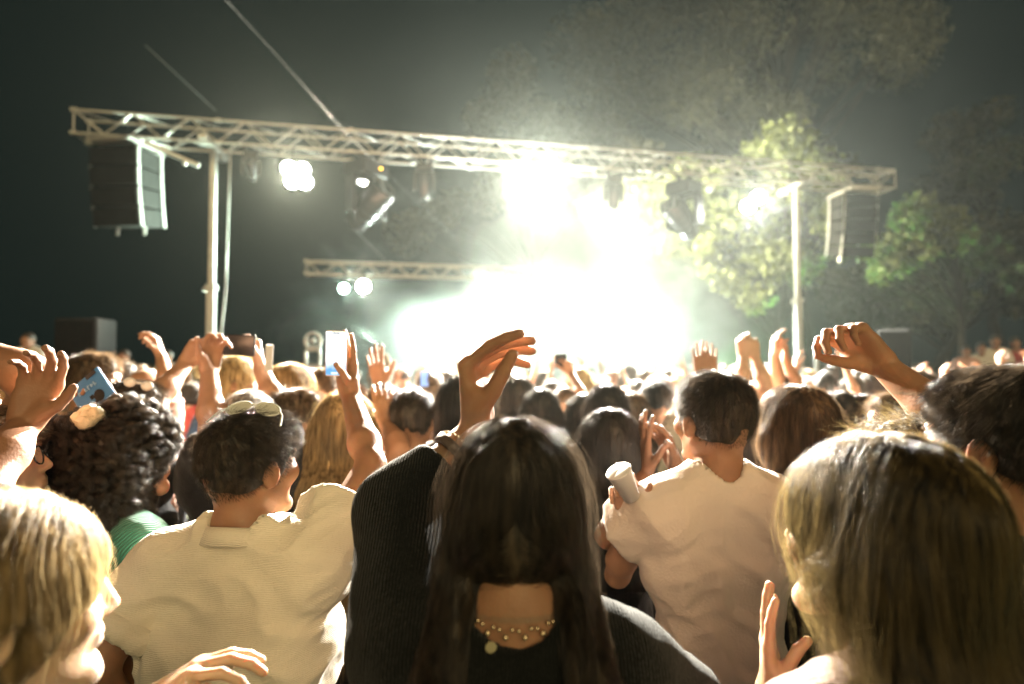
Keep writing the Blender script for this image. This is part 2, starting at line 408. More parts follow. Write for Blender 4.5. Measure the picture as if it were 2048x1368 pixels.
back_lamp(868, 668, 15.2, 3000, (.80, 1, .86), 'added unseen greenish flood lamp at the left edge of the smoke')
# green wash lamp at the right that colours the tree
c = Vector(stage_pt(12.9, .8, .54))
root = empty('green_wash_lamp', (c.x, c.y, 0), 0, 'green wash lamp on the stage floor aimed up at the tree', 'stage light')
MB().box((0, 0, .62), (.3, .25, .2), bevel=.02).build('housing', M['black'], root)
MB().lathe((0, .1, .73), (.3, .3, 1), [(0, .1), (.01, .11)], 12).build('lens', E_green, root)
lamp_light('green_light', c + Vector((.05, .12, .35)), 'SPOT', 7000, (.35, 1, .35), r=.1, aim=at(1850, 480, 16), size=R(40))
lamp_light('tree_fill', Vector(stage_pt(10.2, .9, 5.6)), 'SPOT', 16000, (1, .90, .62), r=.1, aim=at(1450, 450, 17), size=R(95))  # added light without a fixture, brightens the leafy tree
c = Vector(stage_pt(2.9, 1.0, .54))
root = empty('floor_wash_lamp', (c.x, c.y, 0), 0, 'greenish lamp on the stage floor beside the left post', 'stage light')
MB().box((0, 0, .62), (.3, .25, .2), bevel=.02).build('housing', M['black'], root)
MB().lathe((-.1, -.1, .73), (-.3, -.2, 1), [(0, .1), (.01, .11)], 12).build('lens', E_green, root)
lamp_light('post_light', c + Vector((-.15, -.1, .5)), 'SPOT', 3500, (.75, 1, .75), r=.1, aim=Vector((pL.x, pL.y, 2.2)), size=R(70))
lamp_light('array_fill', Vector(stage_pt(5.5, 1.5, 2.2)), 'SPOT', 26000, (.75, 1, .8), r=.1, aim=at(300, 360, 10.6), size=R(25))  # added light without a fixture, brightens the side of the left speaker stack

# cables
mb = MB(); A_ = at(425, -30, 6.5); B_ = at(700, 275, 8.5); C_ = at(908, 475, 13.0)
mb.tube([A_, at(560, 118, 7.6), B_, at(800, 370, 10.6), C_], .0015, 6)
tag(mb.build('guy_cable', M['wire']), 'pale cable slanting down from the top of the sky across the truss', 'cable')
mb = MB(); mb.tube([at(290, 90, 9), at(360, 155, 9.5), at(432, 222, 10.8)], .006, 5)
tag(mb.build('thin_cable', M['wire']), 'faint thin cable above the left half of the truss', 'cable')
mb = MB(); mb.tube([at(690, 440, 12), at(790, 540, 14)], .006, 5)
tag(mb.build('thin_cable', M['wire']), 'faint thin cable below the large moving lamp', 'cable')

# ------------------------------------------------------------------ trees
def leaf_mesh(name, centers, radii, per, size, m, seed, flat=.55, elong=1.0):
    g = np.random.default_rng(seed); P = []
    for c, r in zip(centers, radii):
        n = int(per * r * r) + 4
        v = g.normal(size=(n, 3)); v /= np.linalg.norm(v, axis=1)[:, None]
        rad = r * (g.random(n) ** .45)[:, None]
        P.append(np.array(c) + v * rad * np.array([1, 1, flat + .25]))
    P = np.concatenate(P); n = len(P)
    a = g.normal(size=(n, 3)); a /= np.linalg.norm(a, axis=1)[:, None]
    b = np.cross(a, g.normal(size=(n, 3))); b /= np.linalg.norm(b, axis=1)[:, None]
    s = (size * (.6 + .8 * g.random(n)))[:, None]
    V = np.stack([P - a * s, P - b * s * .5 * elong, P + a * s, P + b * s * .5 * elong], 1).reshape(-1, 3)
    Fq = np.arange(4 * n).reshape(-1, 4)
    return np_mesh(name, V, Fq, m)
def np_mesh(name, V, Q, m, smooth=False):
    me = bpy.data.meshes.new(name); nf, k = Q.shape
    me.vertices.add(len(V)); me.vertices.foreach_set('co', np.ascontiguousarray(V, dtype=np.float32).ravel())
    me.loops.add(nf * k); me.loops.foreach_set('vertex_index', np.ascontiguousarray(Q, dtype=np.int32).ravel())
    me.polygons.add(nf); me.polygons.foreach_set('loop_start', np.arange(0, nf * k, k, dtype=np.int32))
    if smooth: me.polygons.foreach_set('use_smooth', np.ones(nf, dtype=bool))
    me.materials.append(m); me.update(calc_edges=True); me.validate(); return me
def tree(name, base, height, trunk_r, clumps, per, size, m, seed, label, cat='tree', flat=.6, elong=1):
    """clumps: list of (world centre, radius)"""
    base = Vector(base); root = empty(name, base, 0, label, cat)
    cs = [Vector(c) - base for c, r in clumps]; rs = [r for c, r in clumps]
    g = random.Random(seed)
    top = Vector((sum(c.x for c in cs) / len(cs) * .5, sum(c.y for c in cs) / len(cs) * .5, height))
    tr = MB(); pts = [Vector((0, 0, -.1)).lerp(top, t) + Vector((g.uniform(-.2, .2), g.uniform(-.2, .2), 0)) * (t > 0) for t in (0, .15, .35, .55, .8, 1)]
    tr.tube(pts, trunk_r, 10, r2=trunk_r * .35)
    t_ob = tr.build('trunk', M['bark'], root)
    br = MB()
    for c in cs:
        t = min(.95, max(.25, c.z / height * .7)); i = t * 5; a = pts[int(i)].lerp(pts[min(5, int(i) + 1)], i - int(i))
        mid = a.lerp(c, .5) + Vector((g.uniform(-.3, .3), g.uniform(-.3, .3), .25))
        br.tube([a, mid, c], trunk_r * .2, 6, r2=.015)
    br.build('limbs', M['bark'], root)['kind'] = 'stuff'
    cr = link('crown', leaf_mesh('crown', cs, rs, per, size, m, seed, flat, elong), root); cr['kind'] = 'stuff'
    return root
def scatter(poly, n, d0, d1, r0, r1, seed):
    """clump centres inside a pixel polygon at real distances d0..d1"""
    g = random.Random(seed); xs = [p[0] for p in poly]; ys = [p[1] for p in poly]; out = []
    def inside(x, y):
        c = False; j = len(poly) - 1
        for i in range(len(poly)):
            if (poly[i][1] > y) != (poly[j][1] > y) and x < (poly[j][0] - poly[i][0]) * (y - poly[i][1]) / (poly[j][1] - poly[i][1]) + poly[i][0]: c = not c
            j = i
        return c
    while len(out) < n:
        x, y = g.uniform(min(xs), max(xs)), g.uniform(min(ys), max(ys))
        if inside(x, y): out.append((at(x, y, g.uniform(d0, d1)), g.uniform(r0, r1)))
    return out
# lit broad leaved tree just behind the stage on the right
cl = scatter([(1330, 350), (1370, 320), (1420, 330), (1520, 300), (1600, 260), (1690, 330), (1720, 520), (1600, 540), (1500, 560), (1430, 520), (1320, 500), (1300, 440)], 52, 14.9, 18.5, .45, .85, 3)
cl += scatter([(1330, 440), (1500, 480), (1560, 560), (1520, 625), (1440, 600), (1400, 520)], 12, 15.0, 16.5, .3, .5, 5)
cl += scatter([(1500, 300), (1620, 280), (1700, 320), (1700, 420), (1560, 420)], 14, 14.9, 16.5, .4, .7, 4)
cl += scatter([(1230, 400), (1340, 350), (1400, 520), (1280, 500)], 14, 16.5, 18.5, .4, .7, 31)
tree('broadleaf_tree', (9.0, 18.5, 0), 8.0, .25, cl, 300, .10, M['leaf'], 21, 'leafy tree lit yellow green behind the right half of the truss', elong=1.3)
cl = scatter([(1850, 388), (1890, 430), (1940, 470), (1930, 500), (1890, 520), (1850, 500), (1800, 550), (1742, 520), (1780, 500), (1800, 430)], 24, 14.6, 16.0, .28, .5, 6)
cl += scatter([(1740, 500), (1800, 480), (1830, 540), (1760, 555)], 6, 14.6, 15.6, .2, .35, 8)
tree('young_tree', (12.6, 15.6, 0), 5.0, .13, cl, 620, .085, M['leaf'], 22, 'bunch of vivid green leaves right of the right speaker stack', elong=1.4)
# tall pine, dim
cl = scatter([(1130, 130), (1180, 60), (1260, -120), (1500, -200), (1850, -200), (1905, 30), (1850, 120), (1790, 200), (1650, 250), (1400, 280), (1220, 230)], 75, 21, 27, 1.0, 1.9, 9)
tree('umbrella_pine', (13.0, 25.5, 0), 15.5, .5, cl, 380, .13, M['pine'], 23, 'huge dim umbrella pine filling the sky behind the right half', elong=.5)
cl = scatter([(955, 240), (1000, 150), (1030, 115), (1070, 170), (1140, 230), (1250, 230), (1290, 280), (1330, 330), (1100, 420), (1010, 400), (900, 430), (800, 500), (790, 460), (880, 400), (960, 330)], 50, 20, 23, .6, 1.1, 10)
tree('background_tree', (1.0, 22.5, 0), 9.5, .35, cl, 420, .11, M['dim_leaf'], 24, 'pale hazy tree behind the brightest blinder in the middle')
cl = scatter([(1560, 300), (1590, 232), (1630, 270), (1680, 300), (1700, 330), (1500, 330)], 16, 17.5, 19, .4, .7, 12)
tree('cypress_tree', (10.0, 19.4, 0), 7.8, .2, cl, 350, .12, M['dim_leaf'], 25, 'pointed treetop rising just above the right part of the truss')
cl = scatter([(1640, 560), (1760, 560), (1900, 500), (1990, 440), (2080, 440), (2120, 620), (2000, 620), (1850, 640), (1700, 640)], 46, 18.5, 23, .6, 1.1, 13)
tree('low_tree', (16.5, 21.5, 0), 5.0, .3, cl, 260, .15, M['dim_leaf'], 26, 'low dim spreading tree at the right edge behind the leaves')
cl = scatter([(1900, 220), (2000, 210), (2010, 330), (1950, 430), (1880, 380)], 16, 24, 27, .9, 1.4, 14)
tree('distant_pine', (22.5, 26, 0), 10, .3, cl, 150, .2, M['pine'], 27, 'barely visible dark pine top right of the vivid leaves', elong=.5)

# ------------------------------------------------------------------ smoke over the stage and the thin haze everywhere
def volume_box(name, lo, hi):
    c = [(a + b) / 2 for a, b in zip(lo, hi)]; s = [b - a for a, b in zip(lo, hi)]
    mb = MB().box(c, s); m = bpy.data.materials.new(name); m.use_nodes = True
    N = m.node_tree.nodes; N.remove(N['Principled BSDF']); ob = mb.build(name, m); tag(ob, kind='stuff'); return ob, m
hz, hm = volume_box('haze', (-36, -6, -1), (40, 34, 20))
pv = hm.node_tree.nodes.new('ShaderNodeVolumePrincipled'); pv.inputs['Color'].default_value = (.84, 1, .93, 1)
pv.inputs['Density'].default_value = .00010; pv.inputs['Anisotropy'].default_value = .78
hm.node_tree.links.new(pv.outputs[0], hm.node_tree.nodes['Material Output'].inputs['Volume'])
VEIL = .0010  # thin smoke added over the crowd to stand in for lens glare
sm, smm = volume_box('stage_smoke', (-6.4, .95, .2), (12.2, 19.5, 8.0))
N = smm.node_tree.nodes; L = smm.node_tree.links
pv = N.new('ShaderNodeVolumePrincipled'); pv.inputs['Color'].default_value = (.90, 1, .94, 1); pv.inputs['Anisotropy'].default_value = .5
tc = N.new('ShaderNodeTexCoord')
def blob(c, r):
    s1 = N.new('ShaderNodeVectorMath'); s1.operation = 'SUBTRACT'; s1.inputs[1].default_value = c; L.new(tc.outputs['Object'], s1.inputs[0])
    s2 = N.new('ShaderNodeVectorMath'); s2.operation = 'DIVIDE'; s2.inputs[1].default_value = r; L.new(s1.outputs[0], s2.inputs[0])
    s3 = N.new('ShaderNodeVectorMath'); s3.operation = 'LENGTH'; L.new(s2.outputs[0], s3.inputs[0]); return s3.outputs['Value']
b1 = blob((1.0, 15.8, 1.5), (7.2, 3.2, 3.7)); b2 = blob((1.8, 16.0, 3.4), (5.0, 2.9, 4.0)); b3 = blob((5.8, 16, 2.0), (6.2, 3.0, 4.2)); b5 = blob((1.6, 7.0, 2.4), (4.2, 6.5, 2.4))
b4 = blob((-3.2, 15.6, 1.3), (3.4, 2.6, 3.3))
def mth(op, a, b):
    n = N.new('ShaderNodeMath'); n.operation = op
    for i, x in enumerate((a, b)):
        if isinstance(x, (int, float)): n.inputs[i].default_value = x
        else: L.new(x, n.inputs[i])
    return n.outputs[0]
mn = mth('MINIMUM', mth('MINIMUM', b1, b2), b4)
nz = N.new('ShaderNodeTexNoise'); nz.inputs['Scale'].default_value = .5; nz.inputs['Detail'].default_value = 6; nz.inputs['Roughness'].default_value = .6; nz.inputs['Distortion'].default_value = .4
L.new(tc.outputs['Object'], nz.inputs['Vector'])
nf = mth('MULTIPLY', mth('SUBTRACT', nz.outputs['Fac'], .5), 2.3)
core = mth('MULTIPLY', mth('MAXIMUM', mth('ADD', mth('SUBTRACT', 1.0, mn), nf), 0), .14)
side = mth('MULTIPLY', mth('MAXIMUM', mth('ADD', mth('SUBTRACT', 1.0, b3), mth('MULTIPLY', nf, .7)), 0), .028)
veil = mth('MULTIPLY', mth('MAXIMUM', mth('ADD', mth('SUBTRACT', 1.0, b5), mth('MULTIPLY', nf, .5)), 0), VEIL)
dd = mth('ADD', mth('MINIMUM', core, .3), mth('ADD', side, veil))
L.new(dd, pv.inputs['Density']); L.new(pv.outputs[0], N['Material Output'].inputs['Volume'])

# ================================================================== people: implicit bodies turned into continuous meshes
def A3(v): return np.array(v, dtype=np.float32)
def smin(a, b, k):
    if k <= 0: return np.minimum(a, b)
    h = np.maximum(k - np.abs(a - b), 0) / k
    return np.minimum(a, b) - h * h * k * .25
def smax(a, b, k): return -smin(-a, -b, k)
class Shape:
    """ordered list of implicit primitives"""
    def __init__(s): s.p = []
    def cone(s, a, b, ra, rb, k=.02, flat=None, op='u'):
        a = A3(a); b = A3(b); m = max(ra, rb) * (1 if flat is None else max(1, flat[1]))
        s.p.append(('c', op, k, np.minimum(a, b) - m, np.maximum(a, b) + m, (a, b, ra, rb, flat))); return s
    def sleeve(s, a, b, ra, rb, k=.03):
        a = A3(a); b = A3(b); m = max(ra, rb); s.p.append(('k', 'u', k, np.minimum(a, b) - m, np.maximum(a, b) + m, (a, b, ra, rb, None))); return s
    def ell(s, c, r, k=.02, rot=None, op='u'):
        c = A3(c); r = A3(r); m = float(r.max())
        s.p.append(('e', op, k, c - m, c + m, (c, r, None if rot is None else np.array(rot, dtype=np.float32)))); return s
    def cut(s, c, n, rad=9.0, k=.002):
        """remove everything beyond the plane (c, n), within radius rad of c"""
        c = A3(c); n = A3(n) / np.linalg.norm(n); s.p.append(('p', 'x', k, c - rad, c + rad, (c, n, rad))); return s
    def noise(s, amp, scale, seed, zr=None):
        s.p.append(('n', 'n', 0, None, None, (amp, scale, seed, zr))); return s
def eval_prim(kind, q, X):
    if kind in 'ck':
        a, b, ra, rb, flat = q; ba = b - a; L2 = float(ba @ ba) + 1e-12
        w = [X[i] - a[i] for i in range(3)]
        t = np.clip((w[0] * ba[0] + w[1] * ba[1] + w[2] * ba[2]) / L2, 0, 1)
        w = [w[i] - t * ba[i] for i in range(3)]
        sc_ = 1
        if flat is not None:
            u, f = A3(flat[0]) / np.linalg.norm(flat[0]), flat[1]
            wu = w[0] * u[0] + w[1] * u[1] + w[2] * u[2]; g = (1 / f - 1)
            w = [w[i] + g * wu * u[i] for i in range(3)]; sc_ = min(1, f)
        d = (np.sqrt(w[0] ** 2 + w[1] ** 2 + w[2] ** 2) - (ra + (rb - ra) * t)) * sc_
        if kind == 'k': d = smax(d, ((X[0] - b[0]) * ba[0] + (X[1] - b[1]) * ba[1] + (X[2] - b[2]) * ba[2]) / math.sqrt(L2), .004)
        return d
    if kind == 'e':
        c, r, rot = q; w = [X[i] - c[i] for i in range(3)]
        if rot is not None: w = [w[0] * rot[0, i] + w[1] * rot[1, i] + w[2] * rot[2, i] for i in range(3)]
        k0 = np.sqrt(sum((w[i] / r[i]) ** 2 for i in range(3))); k1 = np.sqrt(sum((w[i] / r[i] ** 2) ** 2 for i in range(3))) + 1e-9
        return k0 * (k0 - 1) / k1
def wob(X, scale, seed, n=5):
    g = np.random.default_rng(seed); out = 0
    for i in range(n):
        v = g.normal(size=3); v *= scale * (.6 + .8 * g.random()) / np.linalg.norm(v); out = out + np.sin(X[0] * v[0] + X[1] * v[1] + X[2] * v[2] + g.random() * 6.28)
    return out / n
class Field:
    def __init__(s, shape, h, lo=None, hi=None):
        if lo is None:
            bs = [p for p in shape.p if p[1] == 'u']
            lo = np.min([p[3] for p in bs], 0) - 3 * h; hi = np.max([p[4] for p in bs], 0) + 3 * h
        s.lo = A3(lo); s.h = h; s.n = np.ceil((A3(hi) - s.lo) / h).astype(int) + 1
        s.D = np.full(s.n, .12, dtype=np.float32)
        for kind, op, k, plo, phi, q in shape.p:
            if kind == 'n':
                continue
            mrg = k + max(3 * h, .012) if kind != 'p' else 0
            i0 = np.maximum(np.floor((plo - mrg - s.lo) / h).astype(int), 0); i1 = np.minimum(np.ceil((phi + mrg - s.lo) / h).astype(int) + 1, s.n)
            if (i1 <= i0).any(): continue
            sl = tuple(slice(a, b) for a, b in zip(i0, i1))
            X = [(s.lo[i] + h * np.arange(i0[i], i1[i], dtype=np.float32)).reshape([-1 if j == i else 1 for j in range(3)]) for i in range(3)]
            cur = s.D[sl]
            if kind == 'p':
                c, n, rad = q; pl = (X[0] - c[0]) * n[0] + (X[1] - c[1]) * n[1] + (X[2] - c[2]) * n[2]
                new = np.maximum(cur, pl)
                if rad < 5:
                    rr = (X[0] - c[0]) ** 2 + (X[1] - c[1]) ** 2 + (X[2] - c[2]) ** 2
                    new = np.where(rr < rad * rad, new, cur)
                s.D[sl] = new
            else:
                d = eval_prim(kind, q, X)
                s.D[sl] = smin(cur, d, k) if op == 'u' else smax(cur, -d, k)
        for kind, op, k, plo, phi, q in shape.p:
            if kind == 'n':
                amp, scale, seed, zr = q
                X = [(s.lo[i] + h * np.arange(s.n[i], dtype=np.float32)).reshape([-1 if j == i else 1 for j in range(3)]) for i in range(3)]
                w = amp * wob(X, scale, seed)
                s.D += w.astype(np.float32)
    def sample(s, P):
        g = (P - s.lo) / s.h; i = np.clip(np.floor(g).astype(int), 0, s.n - 2); f = np.clip(g - i, 0, 1)
        D = s.D; x, y, z = i.T; fx, fy, fz = f.T
        c00 = D[x, y, z] * (1 - fx) + D[x + 1, y, z] * fx; c10 = D[x, y + 1, z] * (1 - fx) + D[x + 1, y + 1, z] * fx
        c01 = D[x, y, z + 1] * (1 - fx) + D[x + 1, y, z + 1] * fx; c11 = D[x, y + 1, z + 1] * (1 - fx) + D[x + 1, y + 1, z + 1] * fx
        return (c00 * (1 - fy) + c10 * fy) * (1 - fz) + (c01 * (1 - fy) + c11 * fy) * fz
    def grad(s, P):
        e = s.h; G = np.stack([s.sample(P + np.eye(3)[i] * e) - s.sample(P - np.eye(3)[i] * e) for i in range(3)], 1)
        return G / (np.linalg.norm(G, axis=1)[:, None] + 1e-9)
    def surface(s):
        D = s.D; S = D < 0; nx, ny, nz = S.shape
        cnt = np.zeros((nx - 1, ny - 1, nz - 1), dtype=np.uint8)
        for a in (0, 1):
            for b in (0, 1):
                for c in (0, 1): cnt += S[a:nx - 1 + a, b:ny - 1 + b, c:nz - 1 + c]
        act = np.argwhere((cnt > 0) & (cnt < 8)); idx = np.full(cnt.shape, -1, dtype=np.int32)
        idx[act[:, 0], act[:, 1], act[:, 2]] = np.arange(len(act))
        off = np.array([(a, b, c) for a in (0, 1) for b in (0, 1) for c in (0, 1)])
        val = np.stack([D[act[:, 0] + o[0], act[:, 1] + o[1], act[:, 2] + o[2]] for o in off], 1)
        acc = np.zeros((len(act), 3)); nn = np.zeros(len(act))
        for i in range(8):
            for j in range(i + 1, 8):
                if abs(off[i] - off[j]).sum() == 1:
                    a, b = val[:, i], val[:, j]; m = (a < 0) != (b < 0)
                    t = np.where(m, a / np.where(m, a - b, 1), 0)
                    acc += np.where(m[:, None], off[i] + t[:, None] * (off[j] - off[i]), 0); nn += m
        V = (act + acc / nn[:, None]) * s.h + s.lo
        Q = []
        for ax in range(3):
            a1, a2 = (ax + 1) % 3, (ax + 2) % 3
            sl0 = [slice(None)] * 3; sl1 = [slice(None)] * 3; sl0[ax] = slice(0, -1); sl1[ax] = slice(1, None)
            s0, s1 = S[tuple(sl0)], S[tuple(sl1)]; e = np.argwhere(s0 != s1)
            e = e[(e[:, a1] > 0) & (e[:, a2] > 0) & (e[:, a1] < S.shape[a1] - 1) & (e[:, a2] < S.shape[a2] - 1)]
            ins = s0[e[:, 0], e[:, 1], e[:, 2]]
            def cell(d1, d2):
                c = e.copy(); c[:, a1] -= d1; c[:, a2] -= d2; return idx[c[:, 0], c[:, 1], c[:, 2]]
            q = np.stack([cell(1, 1), cell(0, 1), cell(0, 0), cell(1, 0)], 1)
            q[~ins] = q[~ins][:, ::-1]; Q.append(q)
        return V, np.concatenate(Q)
def normals(V, Q):
    n = np.cross(V[Q[:, 2]] - V[Q[:, 0]], V[Q[:, 3]] - V[Q[:, 1]]); out = np.zeros_like(V)
    for c in range(4):
        for i in range(3): out[:, i] += np.bincount(Q[:, c], n[:, i], len(V))
    return out / (np.linalg.norm(out, axis=1)[:, None] + 1e-12)
def skin_mesh(name, shape, h, m, fine=(), disp=None):
    """one mesh of the shape; boxes in fine are meshed at their own smaller cell size"""
    V, Q = Field(shape, h).surface(); Vs, Qs = [], []
    if fine:
        c = V[Q].mean(1); keep = np.ones(len(Q), bool)
        for lo, hi, h2 in fine: keep &= ~np.all((c > A3(lo) + h * .9) & (c < A3(hi) - h * .9), 1)
        Q = Q[keep]
    Vs.append(V); Qs.append(Q)
    for lo, hi, h2 in fine:
        v, q = Field(shape, h2, lo, hi).surface()
        Qs.append(q + sum(len(x) for x in Vs)); Vs.append(v)
    V = np.concatenate(Vs); Q = np.concatenate(Qs)
    if disp: V = V + normals(V, Q) * disp(V)[:, None]
    return np_mesh(name, V, Q, m, True)

# ------------------------------------------------------------------ anatomy
def unit(v): v = np.array(v, dtype=float); return v / (np.linalg.norm(v) + 1e-12)
def rotv(v, ax, a):
    ax = unit(ax); v = np.array(v, dtype=float); return v * math.cos(a) + np.cross(ax, v) * math.sin(a) + ax * (ax @ v) * (1 - math.cos(a))
CURL = {'open': ((.10, .12, .10), (.05, .08, .08), (.06, .1, .1), (.1, .12, .1), .5, .13),
        'relax': ((.35, .45, .3), (.42, .5, .35), (.5, .55, .4), (.55, .6, .4), .35, .06),
        'bent': ((1.0, .25, .15), (1.15, .3, .2), (1.2, .35, .2), (1.25, .4, .3), .2, .05),
        'hold': ((.9, .75, .45), (.95, .8, .5), (1.0, .85, .5), (1.0, .85, .5), .25, .03),
        'cup': ((.55, .7, .5), (.75, .85, .6), (.9, .95, .7), (1.05, 1.0, .7), .25, .02),
        'fist': ((1.4, 1.5, 1.0), (1.45, 1.55, 1.0), (1.45, 1.55, 1.0), (1.4, 1.5, 1.0), .2, .0)}
def hand_prims(S, W, f, pn, side, curl='relax', s=1.0, thumb=None):
    """W wrist, f finger direction, pn palm normal, side +1: right hand (thumb towards cross)"""
    f = unit(f); pn = unit(np.array(pn) - np.array(f) * (np.array(pn) @ f)); t = np.cross(f, pn) * side   # t points to the thumb side
    W = np.array(W, dtype=float); P = lambda a, b, c: W + (f * a + t * b + pn * c) * s
    kn = [P(.088, .030, .002), P(.092, .010, -.002), P(.088, -.010, -.001), P(.080, -.028, .003)]
    for i, k_ in enumerate(kn):
        b0 = P(.010, (.016, .006, -.006, -.015)[i], .0)
        S.cone(b0, k_, .0165 * s, .0115 * s, .014 * s, (pn, .85))
    S.cone(P(.02, .018, .010), P(.045, .030, .014), .013 * s, .013 * s, .014 * s)      # thumb ball
    S.cone(P(.02, -.018, .008), P(.05, -.024, .006), .011 * s, .011 * s, .012 * s)
    C = CURL[curl]; Ls = ((.043, .026, .020), (.047, .030, .021), (.043, .027, .020), (.034, .021, .018))
    for i in range(4):
        d = rotv(f, pn, side * -(1.5 - i) * C[5]); p = kn[i]; r = (.0092, .0094, .0089, .0080)[i]; a = 0
        for j in range(3):
            d = rotv(d, t, C[i][j] * side)       # towards the palm
            q = p + d * Ls[i][j] * s; S.cone(p, q, r * s, (r - .0007) * s, .003 * s if j else .008 * s); p = q; r -= .0009
    d = unit(f * .75 + t * (.75 if thumb is None else thumb[0]) + pn * (.35 if thumb is None else thumb[1])); p = P(.022, .020, .006)
    q = p + d * .045 * s; S.cone(p, q, .0145 * s, .0115 * s, .010 * s)
    d = unit(d + f * .45 + pn * .15); p2 = q + d * .032 * s; S.cone(q, p2, .0112 * s, .0098 * s, .003)
    d = unit(d + f * .25 + pn * C[4]); S.cone(p2, p2 + d * .025 * s, .0098 * s, .0078 * s, .003)
def rotmat(yaw, pitch, roll=0):
    return np.array((Matrix.Rotation(yaw, 3, 'Z') @ Matrix.Rotation(pitch, 3, 'X') @ Matrix.Rotation(roll, 3, 'Y')))
def head_prims(S, C, Rm, det=True, k=1.0):
    T = lambda x, y, z: C + Rm @ (np.array((x, y, z)) * k)
    E = lambda c, r, kk=.02, op='u': S.ell(T(*c), np.array(r) * k, kk * k, Rm, op)
    K = lambda a, b, ra, rb, kk=.015: S.cone(T(*a), T(*b), ra * k, rb * k, kk * k)
    E((0, -.014, .030), (.074, .094, .085)); E((0, .034, -.022), (.060, .060, .078), .03)
    E((0, -.055, -.005), (.056, .045, .055), .03)
    for sx in (-1, 1):
        K((sx * .050, -.005, -.050), (sx * .018, .070, -.094), .020, .017, .025)
        E((sx * .040, .066, -.018), (.024, .022, .022), .02)                        # cheek bone
    K((-.010, .078, -.097), (.010, .078, -.097), .017, .017, .015)                # chin
    K((-.030, .083, .026), (.030, .083, .026), .011, .011, .014)                  # brow
    if det:
        for sx in (-1, 1):
            E((sx * .030, .104, .006), (.020, .022, .013), .012, 's')
            E((sx * .030, .076, .006), (.0135, .0135, .0135), .004)
    K((0, .088, .016), (0, .104, -.022), .007, .0100, .010)
    for sx in (-1, 1): E((sx * .010, .095, -.027), (.008, .010, .007), .006)
    E((0, .086, -.050), (.021, .011, .007), .010); E((0, .084, -.062), (.019, .012, .008), .010)
    if det: S.cone(T(-.016, .0985, -.0560), T(.016, .0985, -.0560), .0018 * k, .0018 * k, .003, None, 's')
    for sx in (-1, 1):
        er = Rm @ np.array(Matrix.Rotation(sx * -.35, 3, 'Z'))
        S.ell(T(sx * .077, -.008, -.008), A3((.008, .019, .031)) * k, .007 * k, er)
        if det: S.ell(T(sx * .088, -.004, -.004), A3((.008, .011, .019)) * k, .004 * k, er, 's')
    return T
def torso_prims(S, P, g=0.0, cloth=False):
    """g grows every radius (for clothes)"""
    sh, w = P['sh'], P['w']; fem = P.get('fem')
    S.cone((-.06, 0, .95), (.06, 0, .95), .112 * w + g, .112 * w + g, .05, ((0, 1, 0), .9))
    S.cone((-.04, .0, 1.08), (.04, .0, 1.08), (.088 if fem else .102) * w + g, (.088 if fem else .102) * w + g, .06, ((0, 1, 0), .88))
    S.cone((-.075, .005, 1.25), (.075, .005, 1.25), .106 * w + g, .106 * w + g, .07, ((0, 1, 0), .92))
    S.cone((-sh + .045, -.012, 1.375), (sh - .045, -.012, 1.375), .058 + g, .058 + g, .06)
    if fem: 
        for sx in (-1, 1): S.ell((sx * .07, .10, 1.24), (.052 + g, .035 + g, .052 + g), .05)
    for sx in (-1, 1): S.cone((sx * .03, -.02, 1.47), (sx * (sh - .04), -.015, 1.395), .034 + g, .045 + g, .05)   # trapezius
def arm_pts(P, sx):
    a = P['arms'][0 if sx < 0 else 1]; Sh = np.array((sx * P['sh'], -.005, 1.375 + (.04 if a['e'][2] > 1.4 else 0)))
    return Sh, np.array(a['e'], dtype=float), np.array(a['w'], dtype=float), a
DOWN = lambda sx: dict(e=(sx * .245, -.03, 1.10), w=(sx * .235, .10, .90), f=(-sx * .1, .25, -1), pn=(-sx, .1, 0), curl='relax')
